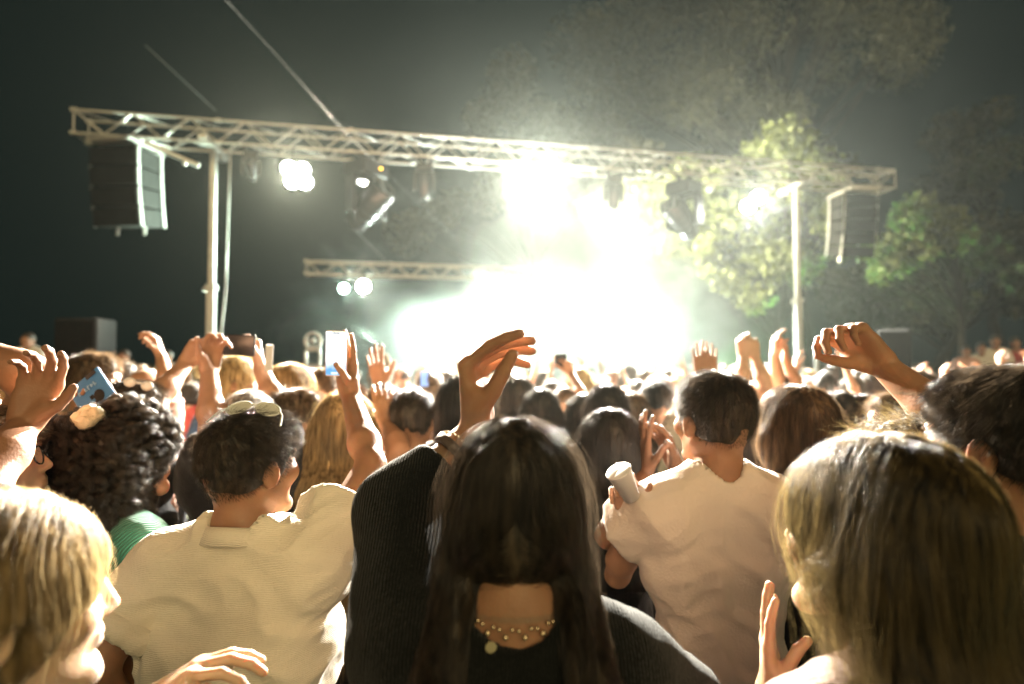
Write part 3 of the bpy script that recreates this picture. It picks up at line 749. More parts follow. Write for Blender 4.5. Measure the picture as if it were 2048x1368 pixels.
def make_mesh_person(P, h=.011, hfine=.0055, head_h=.008, mats=None, prefix=''):
    """returns dict of (name -> mesh / field) for one figure in its own space (feet at origin, facing +Y)"""
    out = {}; B = Shape(); C = np.array(P.get('head', (0, .015, 1.60))); Rm = rotmat(P.get('yaw', 0), P.get('pitch', 0), P.get('roll', 0)); hk = P.get('hk', 1.0)
    torso_prims(B, P)
    B.cone((0, -.012, 1.40), C + Rm @ np.array((0, -.025, -.055)), P.get('neck', .056), P.get('neck', .056) * .95, .03)
    for sx in (-1, 1):
        Sh, E, W, a = arm_pts(P, sx)
        B.cone(Sh, E, .049 * P.get('aw', 1), .036 * P.get('aw', 1), .04)
        mid = E + (W - E) * .28; B.cone(E, mid, .034 * P.get('aw', 1), .041 * P.get('aw', 1), .02); B.cone(mid, W, .041 * P.get('aw', 1), .025, .02)
        hp = (sx * .088, 0, .92); kn = (sx * .095, .02, .50); an = (sx * .10, -.02, .09)
        B.cone(hp, kn, .088, .058, .05); B.cone(kn, an, .057, .038, .03); B.cone((sx * .10, -.045, .04), (sx * .115, .15, .032), .036, .034, .03)
    T = head_prims(B, C, Rm, True, hk)
    for sx in (-1, 1):
        Sh, E, W, a = arm_pts(P, sx); hand_prims(B, W, a['f'], a['pn'], sx, a.get('curl', 'relax'), P.get('hs', 1), a.get('thumb'))
    fine = [(C - .135 * hk - (0, 0, .01), C + .135 * hk, head_h)]
    for sx in (-1, 1):
        Sh, E, W, a = arm_pts(P, sx); c = W + unit(a['f']) * .09
        fine.append((c - .125, c + .125, a.get('hh', hfine)))
    out['body'] = skin_mesh('body', B, h, mats['skin'], fine)
    # upper garment
    top = P.get('top', 'tee'); G = Shape(); g = P.get('g', .012)
    torso_prims(G, P, g)
    if P.get('boxy'):
        G.cone((-.085, -.005, .90), (.085, -.005, .90), .118, .118, .08, ((0, 1, 0), .8)); G.cone((-.08, -.015, 1.2), (.08, -.015, 1.2), .112, .112, .07, ((0, 1, 0), .95))
    for sx in (-1, 1):
        Sh, E, W, a = arm_pts(P, sx); d = E - Sh
        if top == 'tee':
            L_ = P.get('slv', .66) * (P.get('slr', 1) if sx > 0 else 1); fl = P.get('flare', 1)
            G.cone(Sh, Sh + d * L_ * .45, .058 + g, .060 + g, .05); G.sleeve(Sh + d * .1, Sh + d * L_, .060 + g, (.060 + g) * fl, .012)
        elif top == 'long':
            G.cone(Sh, E, .055 + g, .046 + g, .05); G.sleeve(E, E + (W - E) * P.get('cuff', .95), .046 + g, .034 + g * .8, .03)
        elif top == 'tank':
            G.ell((sx * (P['sh'] + .035), -.01, 1.40), (.085, .16, .15), .01, None, 's')
    nk = P.get('neckhole', .068)
    G.ell((0, -.005, 1.487), (nk, nk * 1.1, .068 if top != 'tank' else .11), .008, None, 's')
    if P.get('vback'): G.cone((0, -.20, 1.50), (0, -.145, 1.29), .10, .012, .004, ((0, 1, 0), 1.6), 's')
    hem = P.get('hem', .93); G.cut((0, 0, hem), (0, 0, -1))
    sd = P.get('seed', 1); fa = P.get('fold', .004)
    def dispf(V):
        x = V.T; a = wob((x[0] * 1.1 + x[2] * .5, x[1] * 1.2, x[2] * .9), 46, sd, 6); b = 1 - 2.6 * np.abs(wob((x[0] * 1.2 - x[2] * .8, x[1], x[2] * 1.0), 95, sd + 5, 6))
        pull = np.exp(-((np.abs(x[0]) - P['sh'] * .7) / .07) ** 2) * np.clip((1.40 - x[2]) / .3, 0, 1) * .9 + .45
        return -.003 + np.maximum(.003, .003 + fa * pull * ((1 - np.abs(a) * 2.6) * 1.9 + .6 * b) + .002)
    out['shirt'] = skin_mesh('shirt', G, P.get('ch', h), mats['shirt'], (), dispf)
    # trousers
    Tz = Shape(); Tz.cone((-.06, 0, .93), (.06, 0, .93), .128 * P['w'], .128 * P['w'], .05, ((0, 1, 0), .9))
    for sx in (-1, 1):
        Tz.cone((sx * .088, 0, .90), (sx * .095, .02, .50), .100, .075, .04); Tz.cone((sx * .095, .02, .50), (sx * .10, -.02, .08), .075, .060, .03)
    Tz.cut((0, 0, 1.02), (0, 0, 1)); Tz.cut((0, 0, .09), (0, 0, -1))
    out['trousers'] = skin_mesh('trousers', Tz, max(h, .014), mats['trousers'])
    # hair
    hs = P.get('hair', 'short'); HS = Shape(); E = lambda c, r, kk=.02, op='u': HS.ell(T(*c), A3(r) * hk, kk, Rm, op)
    K = lambda a, b, ra, rb, kk=.02, flat=None: HS.cone(T(*a), T(*b), ra * hk, rb * hk, kk, flat)
    def Kw(a, b, ra, rb, kk=.03, flat=((0, 1, 0), .6)): HS.cone(a, b, ra, rb, kk, flat)   # in body space: hangs straight
    hz_ = T(0, -.06, -.08)
    if hs in ('short', 'crop', 'wavy', 'fringe'):
        t = {'short': .005, 'crop': .002, 'wavy': .010, 'fringe': .010}[hs]
        E((0, -.014, .034), (.076 + t, .096 + t, .086 + t)); E((0, -.048, -.006), (.060 + t, .048 + t, .052 + t * .5), .02)
        if hs in ('wavy',): E((0, .045, .075), (.055, .05, .035), .02)
        if hs == 'short': E((0, .02, .075), (.055, .06, .04), .02)
        E((0, .115, -.035), (.09, .075, .095), .01, 's')
        for sx in (-1, 1): E((sx * .088, .012, -.022), (.024, .040, .042), .008, 's')
        HS.cut(T(0, -.05, -.060), Rm @ np.array((0, .35, -1)))
    elif hs != 'bald':
        t = .014
        E((0, -.014, .034), (.080 + t, .098 + t, .086 + t)); E((0, -.04, -.03), (.076 + t, .07 + t, .075), .03)
        if hs in ('long', 'straight'):
            wd = .075 if hs == 'long' else .065; ln = P.get('hl', .36)
            K((-.05, -.03, -.02), (.05, -.03, -.02), .055, .055, .03)
            for sx in (-1, 0, 1):
                a = T(sx * .055, -.045, -.03); b = np.array((hz_[0] + sx * wd, min(a[1] - .02, -.115), a[2] - .17)); c = np.array((hz_[0] + sx * wd * .9, -.155, a[2] - ln))
                Kw(a, b, .060, .052); Kw(b, c, .050, .022)
        elif hs == 'frontlong':
            for sx in (-1, 1):
                a = T(sx * .07, .0, -.02); b = a + np.array((sx * .03, .02, -.16)); c = b + np.array((-sx * .01, .08, -.16)); Kw(a, b, .045, .05); Kw(b, c, .05, .025)
            K((-.05, -.04, -.03), (.05, -.04, -.03), .055, .055, .03)
        elif hs == 'pigtails':
            for sx in (-1, 1):
                K((sx * .05, -.03, .0), (sx * .078, -.035, -.085), .048, .030, .03)
                a = T(sx * .082, -.035, -.085); b = np.array((a[0] + sx * .026, -.118, a[2] - .14)); c = b + np.array((sx * .010, -.050, -.26)); Kw(a, b, .028, .031, .02, None); Kw(b, c, .031, .018, .02, None)
            K((-.03, -.05, -.02), (.03, -.05, -.02), .048, .048, .03); K((0, -.058, -.03), (0, -.058, -.075), .045, .026, .03)
        elif hs == 'bob':
            for sx in (-1, 1): K((sx * .065, -.01, .0), (sx * .075, -.02, -.11), .04, .035, .03)
            K((-.04, -.05, -.06), (.04, -.05, -.06), .055, .055, .03)
        elif hs == 'bun':
            K((0, -.10, .05), (0, -.135, .07), .035, .035, .01)
        elif hs == 'ponytail':
            K((0, -.09, .04), (0, -.15, .0), .03, .035, .015); a = T(0, -.15, 0); Kw(a, a + np.array((0, -.02, -.26)), .036, .015, .01, None)
        elif hs == 'curly':
            g = np.random.default_rng(5)
            for i in range(46):
                th = g.uniform(-2.7, .15) if True else 0; z = g.uniform(-.24, .07); r = .085 + .05 * max(0, min(1, (-z) / .12)) 
                K((math.cos(th) * r, math.sin(th) * r * 1.0 - .02, z), (math.cos(th) * r * 1.08, math.sin(th) * r * 1.08 - .02, z - .02), .038, .036, .012)
            K((-.04, -.05, -.05), (.04, -.05, -.16), .09, .09, .03)
        if hs == 'pigtails': E((0, .118, -.02), (.085, .072, .085), .01, 's')
        else: E((0, .125, -.03), (.072, .075, .085), .01, 's')
        if hs in ('bun', 'ponytail'):
            for sx in (-1, 1): E((sx * .09, .012, -.022), (.022, .036, .04), .008, 's')
            HS.cut(T(0, -.05, -.085), Rm @ np.array((0, .35, -1)))
    if hs != 'bald':
        hf = Field(HS, P.get('hairh', .009)); V, Q = hf.surface()
        nr = normals(V, Q); x = ((V - C) @ Rm).T
        amp = {'crop': .001, 'short': .0035, 'wavy': .007, 'fringe': .004, 'curly': .011}.get(hs, .0032)
        if hs in ('short', 'wavy', 'curly', 'crop', 'fringe'): w_ = wob((x[0], x[1], x[2]), 150 if hs != 'curly' else 120, sd, 7)
        else: w_ = wob((x[0] * 1.2, x[1] * .6, x[2] * .12), 230, sd, 8)
        V = V + nr * np.maximum(amp * (w_ * 2.2 + .35), -.0005)[:, None]
        out['hair'] = np_mesh('hair', V, Q, mats['hair'], True); out['hfield'] = hf; out['hV'] = (V, nr)
    out['T'] = T; out['C'] = C; out['Rm'] = Rm; out['hk'] = hk
    return out
def strands(hf, VN, C, Rm, N, npt, length, r, style, seed, m, spread=.003, lift=.15, jitter=.25, part=None, frizz=.02, name='hair_strands', mask=None):
    """hair curves that run along the hair surface"""
    g = np.random.default_rng(seed); V, nr = VN
    if mask is not None: k = mask(((V - C) @ Rm)); V, nr = V[k], nr[k]
    i = g.integers(0, len(V), N); P = V[i] + g.normal(size=(N, 3)) * .003; step = length / npt
    L_ = np.clip(g.normal(1, .25, N), .4, 1.6)[:, None]
    if style in ('short', 'messy'): L_ = L_ * np.clip(.3 + (((P - C) @ Rm)[:, 2:3] + .02) / .09 * .7, .3, 1.1)
    crown = C + Rm @ np.array((0, -.045, .12)); out = np.zeros((N, npt, 3))
    fz = g.random(N) < frizz; cell = np.floor(P / (.024 if style == 'curly' else .014)).astype(int)
    cid = (np.abs(cell[:, 0] * 73856093 ^ cell[:, 1] * 19349663 ^ cell[:, 2] * 83492791)) % 1024; ph = g.random(1024)[cid] * 6.28 + g.normal(0, .25, N)
    cl_n = np.cumsum(g.normal(size=(1024, npt, 3)), 1) / 2.0; L_ = L_ * (.75 + .5 * g.random(1024)[cid])[:, None]
    for k in range(npt):
        out[:, k] = P
        n = hf.grad(P); d0 = hf.sample(P)
        away = P - crown; away /= np.linalg.norm(away, axis=1)[:, None] + 1e-9
        if style == 'short': v = away * .8 + n * lift + np.array((0, 0, -.35)) + Rm @ np.array((0, .25, 0))
        elif style == 'messy': v = away * .5 + n * lift + np.array((0, 0, -.2)) + Rm @ np.array((0, .5, 0))
        else:
            loc = (P - C) @ Rm; side = np.sign(loc[:, 0] + 1e-4)[:, None] * (Rm @ np.array((1, 0, 0)))
            up = np.clip((loc[:, 2] - .06) / .05, 0, 1)[:, None]
            if style == 'pigtails':
                lo_ = np.clip((.01 - loc[:, 2]) / .05, 0, 1)[:, None]
                side = side * 1.0; pull = (np.clip(.084 - np.abs(loc[:, 0]), -.06, .09) * 40)[:, None] * side * lo_
            v = np.array((0, 0, -1.0)) + side * up * 1.6 + away * .15 + n * lift
            if style == 'pigtails': v = v + pull
            if style == 'sleek': v = v + (Rm @ np.array((0, -.5, 0))) * up
        v = v + g.normal(size=(N, 3)) * jitter * .55 + cl_n[cid, k] * jitter * .6
        if style not in ('short', 'messy'): v = v - n * np.sum(v * n, 1)[:, None] * .9
        v /= np.linalg.norm(v, axis=1)[:, None] + 1e-9
        P = P + v * step * L_
        if style not in ('short', 'messy'):
            tgt = spread * (1 + g.random(N) * 1.5) ; corr = (hf.sample(P) - tgt)
            corr = np.where(fz, corr * .04 - .0016, corr * .6); P = P - n * corr[:, None]
        if style == 'curly':
            a = ph + k * 1.3; u = np.cross(n, v); P = P + (u * np.cos(a)[:, None] + n * np.sin(a)[:, None]) * .009
    cu = bpy.data.hair_curves.new(name); cu.add_curves([npt] * N)
    cu.position_data.foreach_set('vector', out.astype(np.float32).ravel())
    ra = cu.attributes.get('radius') or cu.attributes.new('radius', 'FLOAT', 'POINT')
    rr = np.tile(r * np.linspace(1, .35, npt), N) * np.repeat(g.uniform(.6, 1.3, N), npt); ra.data.foreach_set('value', rr.astype(np.float32))
    cu.materials.append(m); return cu

def ringlets(hf, VN, C, Rm, nC, per, npt, length, r, seed, m, rad=.0115, pitch=.040, name='hair_strands'):
    g = np.random.default_rng(seed); V, nr = VN; i = g.integers(0, len(V), nC); P = V[i].copy(); step = length / npt
    L_ = np.clip(g.normal(1, .22, nC), .5, 1.5)[:, None]; crown = C + Rm @ np.array((0, -.045, .12)); cen = np.zeros((nC, npt, 3)); U = np.zeros((nC, npt, 3)); W = np.zeros((nC, npt, 3))
    dr = g.normal(size=(nC, 3)) * .25
    for k in range(npt):
        cen[:, k] = P; n = hf.grad(P); away = P - crown; away /= np.linalg.norm(away, axis=1)[:, None] + 1e-9
        v = np.array((0, 0, -.9)) + away * .55 + dr + g.normal(size=(nC, 3)) * .12; v -= n * np.minimum(np.sum(v * n, 1), .15)[:, None]; v /= np.linalg.norm(v, axis=1)[:, None]
        u = np.cross(n, v); u /= np.linalg.norm(u, axis=1)[:, None] + 1e-9; U[:, k] = u; W[:, k] = np.cross(u, v)
        P = P + v * step * L_; P = P - n * ((hf.sample(P) - .010) * .35)[:, None]
    s_ = np.arange(npt) * step; ph = g.random(nC) * 6.28; a = ph[:, None] + 6.283 * s_[None] / (pitch * (.7 + .6 * g.random(nC)))[:, None]
    rd = rad * (.6 + .7 * g.random(nC))[:, None] * np.clip(s_ / .03, .1, 1)[None]
    cen = cen + U * (np.cos(a) * rd)[:, :, None] + W * (np.sin(a) * rd)[:, :, None]
    off = g.normal(size=(nC, per, 1, 3)) * .0026 + np.cumsum(g.normal(size=(nC, per, npt, 3)) * .0007, 2)
    out = (cen[:, None] + off).reshape(nC * per, npt, 3); N = nC * per
    cu = bpy.data.hair_curves.new(name); cu.add_curves([npt] * N); cu.position_data.foreach_set('vector', out.astype(np.float32).ravel())
    ra = cu.attributes.get('radius') or cu.attributes.new('radius', 'FLOAT', 'POINT'); ra.data.foreach_set('value', np.tile(r * np.linspace(1, .4, npt), N).astype(np.float32))
    cu.materials.append(m); return cu
def hairmat(name, base, tip=None, curves=False, rough=.35):
    m = bpy.data.materials.new(name); m.use_nodes = True; N = m.node_tree.nodes; L = m.node_tree.links; b = N['Principled BSDF']
    b.inputs['Roughness'].default_value = .5; b.inputs['Specular IOR Level'].default_value = .35
    tc = N.new('ShaderNodeTexCoord'); mp = N.new('ShaderNodeMapping'); mp.inputs['Scale'].default_value = (1, 1, .12)
    nz = N.new('ShaderNodeTexNoise'); nz.inputs['Scale'].default_value = 90; nz.inputs['Detail'].default_value = 3
    L.new(tc.outputs['Object'], mp.inputs[0]); L.new(mp.outputs[0], nz.inputs['Vector'])
    cr = N.new('ShaderNodeValToRGB'); cr.color_ramp.elements[0].position = .35; cr.color_ramp.elements[1].position = .68
    cr.color_ramp.elements[0].color = (*[c * .55 for c in base], 1); cr.color_ramp.elements[1].color = (*(tip or [c * 1.5 for c in base]), 1)
    L.new(nz.outputs['Fac'], cr.inputs[0]); L.new(cr.outputs[0], b.inputs['Base Color'])
    if curves:
        b.inputs['Roughness'].default_value = .32; b.inputs['Specular IOR Level'].default_value = .65
        t = N.new('ShaderNodeBsdfTranslucent'); L.new(cr.outputs[0], t.inputs[0]); mx = N.new('ShaderNodeMixShader'); mx.inputs[0].default_value = .45
        L.new(b.outputs[0], mx.inputs[1]); L.new(t.outputs[0], mx.inputs[2]); L.new(mx.outputs[0], N['Material Output'].inputs[0])
    else:
        bp = N.new('ShaderNodeBump'); bp.inputs['Strength'].default_value = .8; bp.inputs['Distance'].default_value = .003
        L.new(nz.outputs['Fac'], bp.inputs['Height']); L.new(bp.outputs[0], b.inputs['Normal'])
    return m
HAIRC = {'black': ((.012, .010, .009), (.035, .028, .022)), 'dark': ((.022, .016, .011), (.06, .043, .028)), 'brown': ((.06, .036, .02), (.14, .09, .05)),
         'blond': ((.25, .165, .07), (.55, .40, .20)), 'fair': ((.024, .016, .008), (.19, .135, .055)), 'grey': ((.16, .14, .12), (.35, .32, .28)), 'auburn': ((.07, .03, .015), (.16, .07, .03))}
HM = {k: hairmat(k + '_hair', *v) for k, v in HAIRC.items()}
HMC = {k: hairmat(k + '_hair_strands', *v, curves=True) for k, v in HAIRC.items()}
M['skin'] = mat('skin', (.38, .21, .13), .5, .35, noise=.12, nscale=14, bump=.10, bscale=180)
M['skin_tan'] = mat('tanned_skin', (.29, .145, .085), .5, .35, noise=.12, nscale=14, bump=.10, bscale=180)
M['skin_pale'] = mat('pale_skin', (.70, .46, .34), .5, .35, noise=.1, nscale=14, bump=.08, bscale=180)
M['skin_near'] = mat('near_skin', (.35, .185, .11), .48, .35, noise=.14, nscale=16, bump=.12, bscale=220, sss=.35)
M['skin_near_pale'] = mat('near_pale_skin', (.60, .40, .27), .48, .35, noise=.1, nscale=16, bump=.1, bscale=220, sss=.3)
M['shirt'] = mat('cloth', (.5, .5, .5), .9, .1, noise=.1, nscale=5, bump=.25, bscale=120, obcol=True, sheen=.2)
M['trousers'] = mat('dark_cloth', (.03, .03, .035), .9, .1, noise=.3, nscale=9, bump=.2)
M['eye'] = mat('eye', (.75, .72, .68), .1, .6)
M['iris'] = mat('iris', (.05, .03, .02), .1, .6)

# ================================================================== the crowd
SHIRTS = {'black': (.018, .018, .02), 'white': (.62, .58, .54), 'cream': (.60, .50, .40), 'grey': (.14, .14, .14), 'red': (.30, .05, .04), 'blue': (.05, .09, .18), 'pink': (.50, .30, .25), 'olive': (.10, .11, .05), 'beige': (.38, .29, .21), 'green': (.03, .11, .07), 'brown': (.12, .07, .05)}
def place(px, ptop, d, rz=0, top_h=1.735):
    c = at(px, ptop, d); s = c.z / top_h; hx = Vector((0, .015, 0)) * s; hx.rotate(Matrix.Rotation(rz, 3, 'Z'))
    return Vector((c.x - hx.x, c.y - hx.y, 0)), s
def localiser(base, s, rz):
    Ri = Matrix.Rotation(-rz, 3, 'Z')
    def f(px, py, d): return tuple(Ri @ (at(px, py, d) - base) / s)
    def dv(v): return tuple(Ri @ Vector(v))
    return f, dv
def figure(px, ptop, d, label, rz=0, hair='short', hc='dark', top='tee', tc='black', skin='skin', left=None, right=None, group=None, q='mid', n=2500, npt=7, sl=.03, sr=.0006, style=None, hd=0, up=0, stj={}, baseonly=False, pre=0, zoff=0, shirtmat=None, **kw):
    """one person whose crown is seen at (px, ptop) at distance d; arms are dicts with e, w as (px, py, distance)"""
    base, s = place(px, ptop, d, R(rz))
    if zoff: s = (at(px, ptop, d).z - zoff) / 1.735; base.z = zoff
    L_, D_ = localiser(base, s, R(rz))
    fem = hair in ('long', 'straight', 'frontlong', 'pigtails', 'bob', 'bun', 'ponytail', 'curly')
    P = dict(sh=.136 if fem else .158, w=.82 if fem else .92, fem=fem, hair=hair, yaw=R(hd), pitch=R(up), top=top, seed=int(px * 7 + d * 31) % 9973)
    P.update(kw); arms = []
    for sx, a in ((-1, left), (1, right)):
        if a is None: arms.append(DOWN(sx)); continue
        a = dict(a); a['e'] = L_(*a['e']); a['w'] = L_(*a['w']); a['f'] = D_(a['f']); a['pn'] = D_(a['pn']); arms.append(a)
    P['arms'] = arms
    hh = {'far': (.016, .009, .011), 'mid': (.012, .0055, .008), 'near': (.008, .0032, .0042)}[q]
    if q == 'far': P.setdefault('hairh', .012)
    sm_ = shirtmat or M['shirt']
    o = make_mesh_person(P, hh[0], hh[1], hh[2], dict(skin=M[skin], shirt=sm_, trousers=M['trousers'], hair=HM[hc]))
    root = empty('person', base, R(rz), label, 'person', group, s)
    col = SHIRTS[tc] if isinstance(tc, str) else tc; hob = None
    for k in ('body', 'shirt', 'trousers', 'hair'):
        if k in o:
            ob = link(k, o[k], root); ob.color = (*col, 1)
            if k == 'hair': hob = ob
    if n and hair == 'curly' and q == 'near':
        link('hair_strands', ringlets(o['hfield'], o['hV'], o['C'], o['Rm'], 520, 56, 28, .20, .00028, 4, HMC[hc]), hob)
    elif n and hair != 'bald':
        long_ = hair in ('long', 'straight', 'frontlong', 'pigtails', 'bob')
        st = style or ('curly' if hair == 'curly' else 'long' if long_ else 'short')
        if long_ and sl == .03: sl = .30
        if hair == 'curly' and sl == .03: sl = .16
        if npt == 7 and (long_ or hair == 'curly'): npt = 12
        a_ = dict(lift=.35 if st == 'short' else 0, jitter=.3 if st in ('short', 'curly') else .10); a_.update(stj)
        cu = strands(o['hfield'], o['hV'], o['C'], o['Rm'], n, npt, sl * (1 if st != 'short' or hair != 'crop' else .4), sr, st, P['seed'], HMC[hc], **a_)
        link('hair_strands', cu, hob)
    o.update(root=root, s=s, base=base, loc=L_, dir=D_, P=P)
    return o
NEAR = dict(q='near', skin='skin_near')
UP = (0, .1, 1)
# ---- woman in the middle, head from behind with two pigtails
rib = mat('ribbed_knit', (.007, .008, .008), .95, .05, noise=.25, nscale=20, bump=.3, bscale=300, sheen=.1)
weave(rib, 70, .8, 'X', dist=.0025, warp=2.5)
wE = figure(1030, 814, .80, 'woman with two low dark pigtails and black ribbed sweater, nearest in the middle', 0, 'pigtails', 'dark', 'long', 'black', n=40000, npt=16, sl=.235, sr=.00018,
    left=dict(e=(800, 1020, .92), w=(955, 858, .97), f=(-.10, .03, 1), pn=(1, -.25, .1), curl='bent', hh=.0028, thumb=(.35, .8)), right=dict(e=(1345, 1420, .80), w=(1280, 1560, 1.0), f=(0, 1, -.3), pn=(-1, 0, 0)),
    vback=True, hk=.88, g=.018, sh=.150, w=.9, cuff=.55, hs=1.22, style='pigtails', neckhole=.078, fold=.003, shirtmat=rib, hairh=.0055, up=-4, head=(0, .025, 1.60), stj=dict(jitter=.08, frizz=.05, spread=.002), **NEAR)
# ---- man in the cream polo holding up a phone
polo = mat('cream_cloth', (.58, .50, .40), .9, .1, noise=.06, nscale=6, bump=.15, bscale=150, obcol=True, sheen=.25)
weave(polo, 95, .5, 'Z', dist=.0012, warp=3)
wD = figure(505, 812, 1.25, 'dark haired man in a cream polo shirt holding up a phone with a bright screen', -6, 'short', 'dark', 'tee', (.84, .76, .62), n=26000, npt=7, sl=.028, sr=.00026, hd=-24,
    right=dict(e=(742, 930, 1.42), w=(700, 792, 1.64), f=(-.14, .05, 1), pn=(-.45, -.9, 0), curl='open', hh=.003, thumb=(.25, .95)), left=dict(e=(196, 1330, 1.16), w=(240, 1560, 1.22), f=(0, .4, -1), pn=(1, 0, 0)),
    sh=.176, w=.95, g=.018, boxy=True, flare=1.30, slr=.60, fold=.0085, ch=.006, hem=.80, shirtmat=polo, hairh=.006, neckhole=.07, style='messy', stj=dict(jitter=.3, lift=.25), **NEAR)
# ---- man in the pink beige T-shirt
tee = mat('pale_cloth', (.5, .4, .33), .9, .1, noise=.07, nscale=6, bump=.2, bscale=150, obcol=True, sheen=.25)
wF = figure(1424, 735, 1.48, 'man with short dark hair in a pinkish beige T-shirt right of the middle', 4, 'short', 'dark', 'tee', (.84, .72, .63), n=26000, npt=6, sl=.018, sr=.00026, hd=16,
    left=dict(e=(1218, 1070, 1.60), w=(1290, 948, 1.80), f=(-.05, .05, 1), pn=(.9, .2, .1), curl='open', hh=.0035), right=dict(e=(1500, 1080, 1.75), w=(1350, 930, 1.85), f=(-.35, 0, .9), pn=(-.9, -.3, 0), curl='relax', hh=.0035),
    sh=.146, w=.86, g=.017, slv=.52, flare=1.15, fold=.0075, ch=.0065, hem=.985, shirtmat=tee, hairh=.006, neckhole=.066, **NEAR)
# ---- woman on the right with long fair hair
wG = figure(1748, 864, .71, 'woman with long fair brown hair at the lower right, hand by her chin', 22, 'long', 'fair', 'tee', 'brown', n=52000, npt=18, sl=.42, sr=.00017, hd=16,
    left=dict(e=(1620, 1700, .78), w=(1542, 1385, .92), f=(-.03, .05, 1), pn=(1, -.45, 0), curl='open', hh=.003, thumb=(.05, .5)),
    hk=1.0, hs=.92, hairh=.0055, hl=.50, up=2, stj=dict(jitter=.13, frizz=.12, spread=.003), **dict(NEAR, skin='skin_near_pale'))
# ---- man at the right edge
wH = figure(2004, 720, .90, 'tall dark haired man at the right edge stretching an arm out to the left', 8, 'short', 'dark', 'tee', 'black', n=36000, npt=8, sl=.024, sr=.00025, hd=16,
    left=dict(e=(1915, 856, 1.12), w=(1762, 728, 1.24), f=(-.62, .05, .62), pn=(-.65, -.6, -.4), curl='hold', hh=.0028, thumb=(.15, .9)), sh=.16, hairh=.006, aw=1.0, hs=1.08, stj=dict(jitter=.16, lift=.04), **NEAR)
# ---- fair woman at the lower left corner
wA = figure(12, 984, .64, 'fair haired woman in the lower left corner, very near, turned to the right', -46, 'ponytail', 'blond', 'tee', 'black', n=42000, npt=12, sl=.11, sr=.00018, hd=-2, style='sleek',
    right=dict(e=(150, 1660, .72), w=(268, 1425, .78), f=(.80, .15, .50), pn=(.4, .1, -.9), curl='relax', hh=.003), hairh=.0055, stj=dict(jitter=.09, frizz=.03), **dict(NEAR, skin='skin_near_pale'))
# ---- curly haired woman in green
grn = mat('green_ribbed_knit', (.03, .13, .085), .85, .15, noise=.15, nscale=20, obcol=True, sheen=.3)
weave(grn, 60, .9, 'X', dist=.003, warp=1)
wC = figure(256, 800, 1.44, 'woman with big dark curls and green ribbed top left of the polo man', -38, 'curly', 'dark', 'tee', (.035, .15, .10), n=34000, npt=18, sl=.15, sr=.00026, hd=-20,
    hairh=.007, g=.014, shirtmat=grn, stj=dict(jitter=.30, frizz=.05, spread=.006), **NEAR)
# ---- woman with glasses at the left edge
wB = figure(-22, 812, 1.22, 'person with thin black glasses looking up to the right, cut off by the left edge', -48, 'bun', 'brown', 'tee', 'black', n=6000, hd=-20, up=12, **dict(NEAR, skin='skin_near_pale'))
# ---- further people one can tell apart
wI = figure(1822, 834, 1.10, 'woman with messy fair hair just behind the long haired woman at the right', 20, 'bun', 'fair', 'tee', 'grey', n=9000, npt=9, sl=.06, sr=.0003, style='messy', stj=dict(jitter=.4, lift=.15))
figure(1588, 768, 1.60, 'woman with straight brown hair below her shoulders, right of the pinkish T-shirt', 6, 'straight', 'brown', 'tee', 'black', n=14000, npt=16, sl=.34, sr=.00032, hairh=.007)
figure(1218, 815, 1.88, 'woman with long black hair just left of the white cup', 0, 'straight', 'black', 'tee', 'black', n=12000, npt=14, sl=.34, sr=.00035, hairh=.007,
    right=dict(e=(1235, 1150, 1.62), w=(1262, 1035, 1.47), f=(-.25, -.1, 1), pn=(-.3, -.9, .1), curl='cup'))
figure(824, 773, 2.15, 'boy with short hair and black T-shirt between the raised phone and dark sleeve', 0, 'short', 'dark', 'tee', 'black', n=9000, npt=6, sr=.00035, sl=.022, sh=.175)
figure(925, 750, 2.35, 'tall person with black hair half hidden by the raised bent hand', 0, 'bob', 'black', 'tee', 'black', n=6000, sr=.0004)
figure(690, 782, 1.98, 'woman with long fair hair and dark grey top behind the arm with the phone', 5, 'straight', 'blond', 'tank', (.10, .09, .085), n=12000, npt=14, sl=.34, sr=.00035, hd=5, hairh=.007,
    right=dict(e=(800, 900, 1.95), w=(775, 850, 2.1), f=(-.2, 0, 1), pn=(0, 1, 0), curl='relax'))
figure(584, 726, 2.55, 'woman with very long fair hair left of the round pale fixture', -10, 'straight', 'blond', 'tee', 'brown', n=9000, npt=14, sl=.36, sr=.0004, hd=-20)
figure(500, 772, 1.92, 'person with short greyish hair holding both hands up high behind the cream polo shirt', 0, 'crop', 'grey', 'tee', 'black', n=6000, sr=.0004,
    left=dict(e=(424, 858, 1.78), w=(418, 742, 1.90), f=(.02, .12, 1), pn=(.8, -.5, 0), curl='hold', hh=.004), right=dict(e=(552, 812, 2.10), w=(519, 732, 2.20), f=(-.15, .1, 1), pn=(-.8, -.5, 0), curl='hold', hh=.004))
figure(268, 757, 1.95, 'person with white sunglasses pushed up on dark hair, holding the blue phone', -30, 'short', 'dark', 'tee', 'black', n=7000, sr=.0004, hd=-25,
    left=dict(e=(205, 900, 1.72), w=(238, 830, 1.62), f=(-.45, .05, .75), pn=(-.5, -.75, -.3), curl='hold', hh=.0035), right=dict(e=(312, 800, 2.0), w=(372, 726, 2.15), f=(.5, .1, .8), pn=(.7, -.5, 0), curl='hold', hh=.004))
figure(188, 702, 2.55, 'man with brown hair in profile facing right in front of the left speaker stack', -58, 'short', 'brown', 'tee', 'black', 'skin_tan', n=6000, sr=.0005, hd=-18)
figure(298, 731, 3.1, 'bald person with one fist raised right of the left speaker stack', -20, 'bald', 'dark', 'tee', 'pink', right=dict(e=(334, 770, 3.0), w=(322, 712, 3.1), f=(-.25, 0, 1), pn=(-.9, -.3, 0), curl='cup'))
